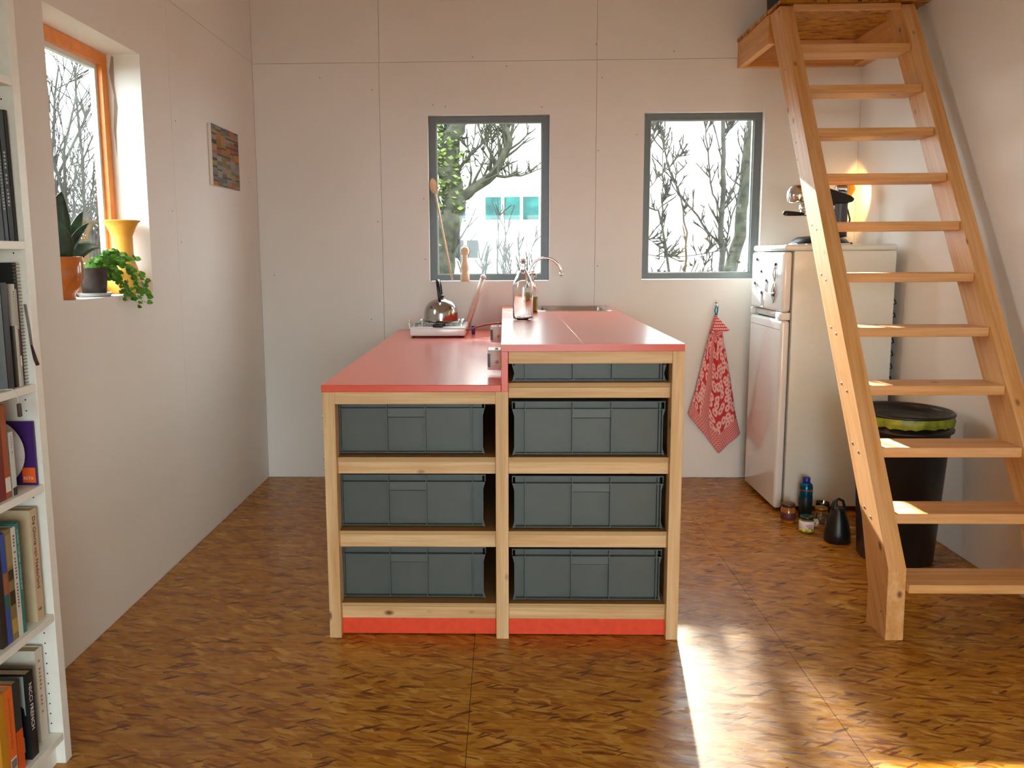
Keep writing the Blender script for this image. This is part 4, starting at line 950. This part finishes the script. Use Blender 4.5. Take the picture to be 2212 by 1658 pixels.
mk('strap', MB().tube([(BX-.012, 2.246, 1.395), (BX-.006, 2.247, 1.33), (BX-.003, 2.2472, 1.28)], .0035, 8), paint('#807873'), mt_)
mk('tip', MB().tube([(BX-.003, 2.2472, 1.28), (BX+.006, 2.246, 1.24), (BX+.012, 2.246, 1.222)], [.003, .0055, .005], 8), paint('#3a1f1f'), mt_)
cb = thing('charging_cable', (BX, 2.14, 1.16), 'thin white cable with a brown plug dangling over the shelf edge', 'cable')
mk('wire', MB().tube([(-1.42, 2.10, z+.003), (-1.36, 2.12, z+.004), (-1.335, 2.135, z+.004), (-1.326, 2.142, z-.01), (-1.327, 2.148, z-.04)], .0016, 6), paint('#dedad0'), cb)
mk('plug', MB().rbox(-1.331, -1.322, 2.143, 2.154, z-.075, z-.038, .002), paint('#4b372c'), cb)
# third shelf
z = SH[2]
pb = thing('booklet', (-1.43, 2.236, z+.0006), 'purple booklet with an orange square, facing out against the bookcase side', 'booklet')
mk('cover', MB().box(-1.50, -1.348, 2.238, 2.246, z+.001, z+.187), paint('#3f1a66'), pb)
mk('sticker', MB().box(-1.388, -1.350, 2.2374, 2.2379, z+.008, z+.052), paint('#f0621c'), pb, label='orange square')
text('lettering', 'BETA', .0125, paint('#f3d9c8'), pb, (-1.3855, 2.2372, z+.017), (R(90), 0, 0), depth=.0001)
dc = thing('compact_disc', (-1.42, 2.21, z), 'white round disc standing on edge behind the white book', 'disc')
mk('disc', MB().lathe([(.012, 0), (.100, 0), (.100, .0014), (.012, .0014)], (-1.462, 2.213, z+.1008), 48, 'y'), plain('disc_white', '#c9c6c8', .25), dc)
book('book', 2.150, .018, z, .178, .13, '#c9c9c4', 'small white paperback in front of the disc', xf=-1.352, extra=[('band', -.009, .009, .0, .022, '#3a2a22')], title='~7,.05', tcol='#8a9aa0', tsize=.008)
book('book', 2.124, .024, z, .258, .20, '#a2512a', 'orange-brown clothbound library book with a white shelf sticker', extra=[('sticker', -.011, .011, .018, .058, '#ded6cc')])
book('book', 2.098, .03, z, .25, .20, '#7a1f18', 'dark red clothbound book at the cut edge of the third row')
# second shelf
z = SH[1]
gl = book('book', 2.2305, .034, z, .333, .25, '#cdb593', 'thick beige hardcover with dark blackletter title on its spine', title='De Glorie van Nederland', tcol='#4a2f1d', tsize=.021, tz=.312, pages='#b39765', xf=-1.352)
mk('imprint', MB().box(.1252, .1255, -.010, .006, .030, .038), paint('#8a6a48'), gl, local=True)
book('book', 2.140, .013, z, .318, .22, '#2c7d73', 'slim teal paperback with pale spine lettering', title='WORLDS TOGETHER, WORLDS APART', tcol='#a9d3cc', tsize=.010, tz=.30)
book('book', 2.125, .020, z, .312, .22, '#d8d2cc', 'white paperback with faint red spine text beside the teal one', title='~24,.22', tcol='#6b6460', tsize=.012, tz=.29, extra=None)
book('book', 2.103, .026, z, .315, .22, '#8a7448', 'brown photo-covered book with an ancient stone picture', extra=[('picture', -.011, .011, .10, .14, '#3a2a18'), ('picture', -.011, .011, .17, .20, '#40301e'), ('picture', -.011, .011, .21, .30, '#a08a5c'), ('picture', -.011, .011, .02, .06, '#b59a4a')])
book('book', 2.075, .020, z, .31, .22, '#3a4fa0', 'blue and red patterned book at the left of the second row', extra=[('picture', -.009, .009, .14, .2, '#a8603a'), ('picture', -.009, .009, .10, .135, '#25655c')])
book('book', 2.053, .022, z, .33, .22, '#2b211c', 'dark brown book at the cut edge of the second row')
# bottom shelf
z = SH[0]
book('book', 2.2350, .036, z, .285, .20, '#d6cfbf', 'cream hardcover with red and orange spine letters near the bookcase side', title='~14,.17', tcol='#c9623a', tsize=.014, tz=.25, xf=-1.372, pages='#b09a68')
nf = book('paperback', 2.150, .034, z, .258, .135, '#15171c', 'black crime paperback with white spine title on the bottom shelf', title='NICCI FRENCH', tcol='#e4e4e2', tsize=.021, tz=.225, cat='book', pages='#c9b287')
mk('cover_picture', MB().box(-.0645, .060, -.0176, -.0171, .135, .252), paint('#a9b8b4'), nf, local=True)
mk('cover_figure', MB().prism([(-.030, .134), (-.022, .17), (.0, .178), (.006, .19), (.002, .21), (.012, .222), (.024, .215), (.026, .19), (.034, .175), (.056, .155), (.058, .134)], -.0182, -.0177, 'y'), paint('#211a18'), nf, local=True)
mk('barcode', MB().box(-.005, .050, -.0176, -.0171, .022, .068), paint('#dfdfdf'), nf, local=True)
m = MB()
for k in range(11): m.box(.000+k*.0042, .000+k*.0042+(.0014 if k % 3 else .0024), -.0180, -.0177, .030, .062)
mk('barcode_lines', m, paint('#222222'), nf, local=True)
ob = book('paperback', 2.084, .030, z, .262, .135, '#2b2f33', 'black and orange paperback beside the orange one on the bottom shelf', cat='book', extra=[('lower_band', -.0149, .0149, .0, .12, '#d9581c')], pages='#c9b287')
oo = book('paperback', 2.052, .034, z, .262, .135, '#e8702a', 'bright orange paperback with a barcode on its spine side', title='~22,.16', tcol='#b9501c', tsize=.014, tz=.235, cat='book', pages='#c9b287')
m = MB()
for k in range(8): m.box(.0680, .0684, -.011+k*.003, -.011+k*.003+.0012, .030, .055)
mk('barcode', MB().box(.0676, .0679, -.013, .013, .026, .060), paint('#e6e2d8'), oo, local=True); mk('barcode_lines', m, paint('#222222'), oo, local=True)
book('paperback', 2.016, .030, z, .262, .135, '#c98a1e', 'mustard yellow paperback at the cut edge of the bottom shelf', cat='book')
lb = thing('book', (-1.53, 2.09, z+.2655), 'black-spined book lying flat on top of the back row of the bottom shelf', 'book')
mk('cover', MB().box(-1.636, -1.500, 2.02, 2.19, z+.263, z+.2655).box(-1.636, -1.500, 2.02, 2.19, z+.2865, z+.289).box(-1.503, -1.500, 2.02, 2.19, z+.2656, z+.2864), paint('#191715'), lb)
mk('pages', MB().box(-1.634, -1.5032, 2.022, 2.188, z+.2657, z+.2863), paint('#d8cfba'), lb)
for k in range(3):
    book('book', 2.185-k*.045, .043, z, .262, .13, ['#a58f66', '#8d7850', '#9c8a66'][k], ['tan hardcover in the hidden back row of the bottom shelf, furthest', 'brown hardcover in the hidden back row of the bottom shelf, middle', 'grey-tan hardcover in the hidden back row of the bottom shelf, nearest'][k], xf=-1.503)

# ------------------------------------------------------------------ outside
gr = mk('ground', MB().box(-25, 25, YW+.2, 45, -.6, -.3).box(-25, XL-.2, -20, YW+.2, -.6, -.3).box(XR+.2, 25, -20, YW+.2, -.6, -.3).box(XL-.2, XR+.2, -20, YF-.2, -.6, -.3).box(XL-.2, XR+.2, YF-.2, YW+.2, -.6, -.3), DRYGRASS)
gr['kind'] = 'structure'
def limb(m, pts, radii, twigs=0, rng=None, tl=.25, seg=6, depth=1):
    radii = [max(q_, .0048) for q_ in (radii if isinstance(radii, list) else [radii]*len(pts))]
    m.tube(pts, radii, seg, cap=True)
    if twigs and rng:
        for _ in range(twigs):
            t = rng.uniform(.1, 1)*(len(pts)-1); i = min(int(t), len(pts)-2); p = Vector(pts[i]).lerp(Vector(pts[i+1]), t-i)
            d = (Vector(pts[i+1])-Vector(pts[i])).normalized()
            o = Vector((rng.uniform(-1, 1), rng.uniform(-.5, .5), rng.uniform(-.2, 1))); d2 = (d*.7+o).normalized()
            L = tl*rng.uniform(.4, 1.2); q = [p, p+d2*L*.5+Vector((0, 0, L*.06)), p+d2*L+Vector((rng.uniform(-.1, .1)*L, 0, L*.15))]
            r0 = max(.0075, radii[min(i, len(radii)-1)]*.35) if isinstance(radii, list) else .004
            limb(m, q, [min(r0, .02), min(r0, .02)*.75, .0045], (3 if depth > 0 else 0), rng, tl*.45, 4, depth-1)
def pxl(pts, Y): return [at(u, v, Y) for u, v in pts]
def knobbly(pts, rng, k=4, a=.012):
    out = []
    for p, q in zip(pts, pts[1:]):
        for j in range(k): out.append(p.lerp(q, j/k)+Vector((rng.uniform(-a, a), rng.uniform(-a, a), rng.uniform(-a, a))))
    return out+[pts[-1]]
def leaves(m, cen, ext, n, r, rng):
    for _ in range(n):
        p = Vector([cen[i]+ext[i]*max(-1.6, min(1.6, rng.gauss(0, .5))) for i in range(3)])
        nn = Vector((rng.uniform(-1, 1), rng.uniform(-1, 1), rng.uniform(-1, 1))).normalized(); u = nn.cross(Vector((.1, .3, 1))).normalized(); w = nn.cross(u); s = r*rng.uniform(.5, 1.3)
        m.add([p-u*s, p-w*s*.6, p+u*s, p+w*s*.6], [(0, 1, 2, 3)])
def rl(pts, r0, r1): return [lerp(r0, r1, i/(len(pts)-1)) for i in range(len(pts))]
rg = random.Random(21)
# ivy-covered old tree outside window 1
t1 = thing('ivy_tree', tuple(at(956, 640, 8.5).xy)+(-.3,), 'old tree with thick ivy-grown trunk outside the middle window', 'tree')
Y = 8.5; m = MB()
tr = [Vector((at(950, 595, Y).x, Y, -.32))]+pxl([(953, 600), (962, 520), (975, 470), (985, 437), (968, 380), (970, 340), (982, 280)], Y)+[Vector((-.45, 8.6, 3.3)), Vector((-.2, 8.6, 4.3)), Vector((0, 8.6, 5.2))]
tr = knobbly(tr, rg, 3, .02); limb(m, tr, rl(tr, .15, .07), 26, rg, .5, 10)
b = knobbly(pxl([(985, 445), (1000, 425), (1022, 409), (1053, 385), (1069, 371), (1088, 340), (1102, 310), (1100, 289), (1090, 262)], Y), rg, 2, .012); limb(m, b, rl(b, .062, .03), 30, rg, .33, 8)
b = knobbly(pxl([(1069, 376), (1090, 381), (1112, 380), (1133, 376), (1150, 372)], Y), rg, 2, .008); limb(m, b, rl(b, .02, .006), 14, rg, .15, 6)
b = knobbly(pxl([(1056, 370), (1060, 330), (1062, 300), (1057, 275)], Y), rg, 2, .008); limb(m, b, rl(b, .014, .006), 14, rg, .2, 6)
b = knobbly(pxl([(990, 285), (1015, 325), (1048, 367)], Y), rg, 2, .008); limb(m, b, rl(b, .006, .006), 8, rg, .12, 5)
b = knobbly(pxl([(975, 400), (1000, 350), (1040, 310), (1060, 295)], Y), rg, 2, .008); limb(m, b, rl(b, .022, .008), 20, rg, .2, 6)
mk('trunk', m, BARK, t1)
m = MB(); leaves(m, at(962, 370, 8.45), (.20, .12, .55), 700, .030, rg); leaves(m, at(945, 330, 8.5), (.20, .12, .5), 350, .03, rg); leaves(m, at(940, 560, 8.5), (.2, .1, .25), 250, .03, rg)
leaves(m, (.15, 9.0, 4.25), (.55, .5, .6), 5000, .05, rg)  # unseen crown, added to keep the sun off window 1
o = mk('ivy_and_shade_leaves', m, IVY, t1); o['kind'] = 'stuff'
# slim trees outside window 2
t2 = thing('bare_tree', (at(1590, 600, 8.5).x, 8.5, -.3), 'leaning bare tree with the thickest trunk outside the right window', 'tree')
m = MB(); b = [Vector((at(1572, 600, 8.5).x, 8.5, -.32))]+pxl([(1580, 587), (1597, 509), (1606, 422), (1617, 321), (1625, 260)], 8.5)+[Vector((2.42, 8.7, 3.2)), Vector((2.15, 8.9, 3.50)), Vector((1.90, 9, 3.58))]
b = knobbly(b, rg, 3, .012); limb(m, b, rl(b, .075, .03), 22, rg, .3, 8)
for pts, r0, r1 in (([(1.92, 9, 3.56), (1.76, 9, 3.68), (1.735, 9, 4.0), (1.72, 9, 4.5), (1.74, 9, 5.2)], .07, .045), ([(1.95, 9, 3.60), (2.08, 9, 3.82), (2.22, 9, 4.15), (2.5, 9, 4.8)], .10, .06), ([(1.72, 9, 3.56), (1.95, 9, 3.62), (2.3, 9, 3.66)], .09, .09)):  # unseen upper limbs, shaped to cast the shadow bands across the floor patch
    b = knobbly([Vector(p) for p in pts], rg, 3, .012); limb(m, b, rl(b, r0, r1), 1, rg, .15, 8)
mk('trunk', m, BARK, t2)
m = MB(); leaves(m, (2.05, 9.0, 3.58), (.17, .12, .09), 700, .035, rg); o = mk('ivy_and_shade_leaves', m, IVY, t2); o['kind'] = 'stuff'  # leaf mass above the view, added to shade part of the floor patch
t3 = thing('bare_tree', (at(1560, 600, 8).x, 8.0, -.3), 'upright bare tree with a forked trunk in the middle of the right window', 'tree')
m = MB(); b = [Vector((at(1560, 600, 8.0).x, 8.0, -.32))]+pxl([(1560, 587), (1558, 466), (1564, 365), (1562, 262)], 8.0)+[Vector((2.1, 8.0, 3.4)), Vector((2.2, 8.1, 4.0))]
b = knobbly(b, rg, 3, .010); limb(m, b, rl(b, .034, .012), 20, rg, .3, 8)
for pts, r0, r1 in (([(1559, 480), (1545, 430), (1534, 394), (1528, 321), (1522, 255)], .012, .006), ([(1559, 535), (1534, 504), (1493, 449), (1467, 420), (1444, 359), (1429, 289), (1412, 262)], .012, .008),
                    ([(1562, 450), (1580, 410), (1600, 370), (1606, 310), (1615, 262)], .010, .005), ([(1562, 560), (1575, 490), (1598, 410), (1622, 365)], .010, .005), ([(1564, 290), (1575, 280), (1582, 260)], .008, .004)):
    b = knobbly(pxl(pts, 8.0), rg, 3, .008); limb(m, b, rl(b, r0, r1), 10, rg, .16, 5)
mk('trunk', m, BARK2, t3)
t4 = thing('bare_shrub', (at(1440, 600, 7.6).x, 7.6, -.3), 'thin many-stemmed bare shrub at the left side of the right window', 'shrub')
m = MB()
for pts, r0, r1 in (([(1445, 640), (1446, 587), (1436, 509), (1422, 454), (1400, 449), (1390, 447)], .016, .005), ([(1480, 640), (1480, 587), (1484, 503), (1470, 425), (1458, 388), (1464, 365)], .014, .005),
                    ([(1422, 454), (1440, 420), (1446, 410)], .006, .003), ([(1398, 412), (1420, 385), (1440, 365), (1465, 340), (1490, 333)], .005, .003), ([(1520, 640), (1518, 590), (1530, 540), (1536, 500)], .006, .003),
                    ([(1438, 560), (1432, 500), (1430, 420), (1433, 330), (1436, 260)], .007, .004), ([(1400, 330), (1412, 290), (1425, 255)], .008, .006), ([(1395, 510), (1420, 530), (1445, 555)], .005, .004), ([(1395, 550), (1480, 555), (1560, 540)], .004, .003)):
    b = knobbly(pxl(pts, 7.6), rg, 3, .008); limb(m, b, rl(b, r0, r1), 12, rg, .14, 5)
mk('stem', m, BARK2, t4)
t5 = thing('bare_shrub', (at(1080, 620, 7.4).x, 7.4, -.3), 'tangle of thin bare saplings low outside the middle window', 'shrub')
m = MB()
for k in range(12):
    u = rg.uniform(985, 1175); v = rg.uniform(420, 560); b = pxl([(u+rg.uniform(-15, 15), 660), (u+rg.uniform(-8, 8), 590), (u, (v+600)/2), (u+rg.uniform(-14, 14), v)], rg.uniform(7.2, 7.9))
    b = knobbly(b, rg, 3, .008); limb(m, b, rl(b, rg.uniform(.006, .013), .003), 9, rg, .15, 5, 0)
mk('stem', m, BARK2, t5)
def bush(name, c, ext, n, r, label, mat=HEDGE, twn=20, th=.8):
    t = thing(name, (c[0], c[1], -.3), label, 'bush' if 'bush' in name else 'hedge'); m = MB(); leaves(m, c, ext, n, r, rg); o = mk('foliage', m, mat, t); o['kind'] = 'stuff'
    m = MB()
    for _ in range(twn):
        p = Vector((c[0]+rg.uniform(-1, 1)*ext[0]*.9, c[1]+rg.uniform(-1, 1)*ext[1], -.3)); q = p+Vector((rg.uniform(-.3, .3), 0, c[2]+.3+ext[2]*rg.uniform(.2, 1)))
        limb(m, [p, p.lerp(q, .5)+Vector((rg.uniform(-.05, .05), 0, 0)), q], [.012, .008, .003], 14, rg, th*.3, 5)
    mk('stem', m, BARK2, t); return t
bush('bush', (2.0, 7.9, 1.05), (.85, .25, .28), 900, .035, 'low dark leafy bush at the foot of the trees outside the right window')
bush('bush', (.05, 7.7, .95), (.75, .25, .20), 350, .03, 'low scrubby bush at the foot of the middle window view', twn=9)
# big bare bush seen through the left window
t6 = thing('bare_tree', (-5.0, 9.6, -.3), 'dense bare thorny tree outside the left window', 'tree'); m = MB()
for k in range(19):
    p0 = Vector((-5.0+rg.uniform(-.9, .9), 9.6+rg.uniform(-1.2, 1.2), -.3)); L = rg.uniform(1.8, 4.0); d = Vector((rg.uniform(-.28, .28), rg.uniform(-.35, .35), 1)).normalized()
    pts = knobbly([p0, p0+d*L*.4, p0+d*L*.75+Vector((0, rg.uniform(-.2, .2), 0)), p0+d*L+Vector((0, rg.uniform(-.5, .5), 0))], rg, 3, .03)
    limb(m, pts, rl(pts, .034, .010), 24, rg, .7, 5, 1)
mk('trunk', m, BARK2, t6)
t7 = thing('bush', (-5.4, 10.8, -.3), 'dense greenish bush low behind the thorny tree at the left window', 'bush'); m = MB(); leaves(m, (-5.2, 11.3, 1.5), (1.3, 1.2, .75), 5000, .05, rg); o = mk('foliage', m, HEDGE, t7); o['kind'] = 'stuff'
# pale house opposite, with its window strips
hs_ = thing('house', (2.0, 18, -.3), 'white rendered house with teal windows across the garden', 'house')
mk('wall', MB().box(-1.55, 9.0, 16.06, 22, -.3, 4.05), RENDERW, hs_)
mk('roof', MB().prism([(-1.9, 4.06), (9.3, 4.06), (8.6, 4.5), (-1.2, 4.5)], 15.8, 22.2, 'y'), BRICKR, hs_)
def hwin(u0, v0, u1, v1, mat, n=1):
    a, b = at(u0, v0, 16), at(u1, v1, 16); f = mk('window', MB().box(a.x, b.x, 16.0, 16.059, b.z, a.z), paint('#d9ddd6'), hs_)
    for k in range(n):
        x0, x1 = lerp(a.x, b.x, k/n)+.03, lerp(a.x, b.x, (k+1)/n)-.03
        mk('pane', MB().box(x0, x1, 15.985, 15.999, b.z+.03, a.z-.03), mat, f)
hwin(1045, 422, 1330, 476, TEAL, 7); hwin(983, 430, 1009, 475, TEAL, 1); hwin(974, 515, 1036, 560, DARKGL, 2)
hb = thing('house', (-7, 24, -.3), 'brick house with a red roof far behind the ivy tree', 'house')
mk('wall', MB().box(-3.2, -.6, 23, 27, -.3, 4.6), paint('#b98d76'), hb); mk('roof', MB().prism([(-3.6, 4.6), (-.3, 4.6), (-1.9, 6.2)], 22.7, 27.3, 'y'), BRICKR, hb)
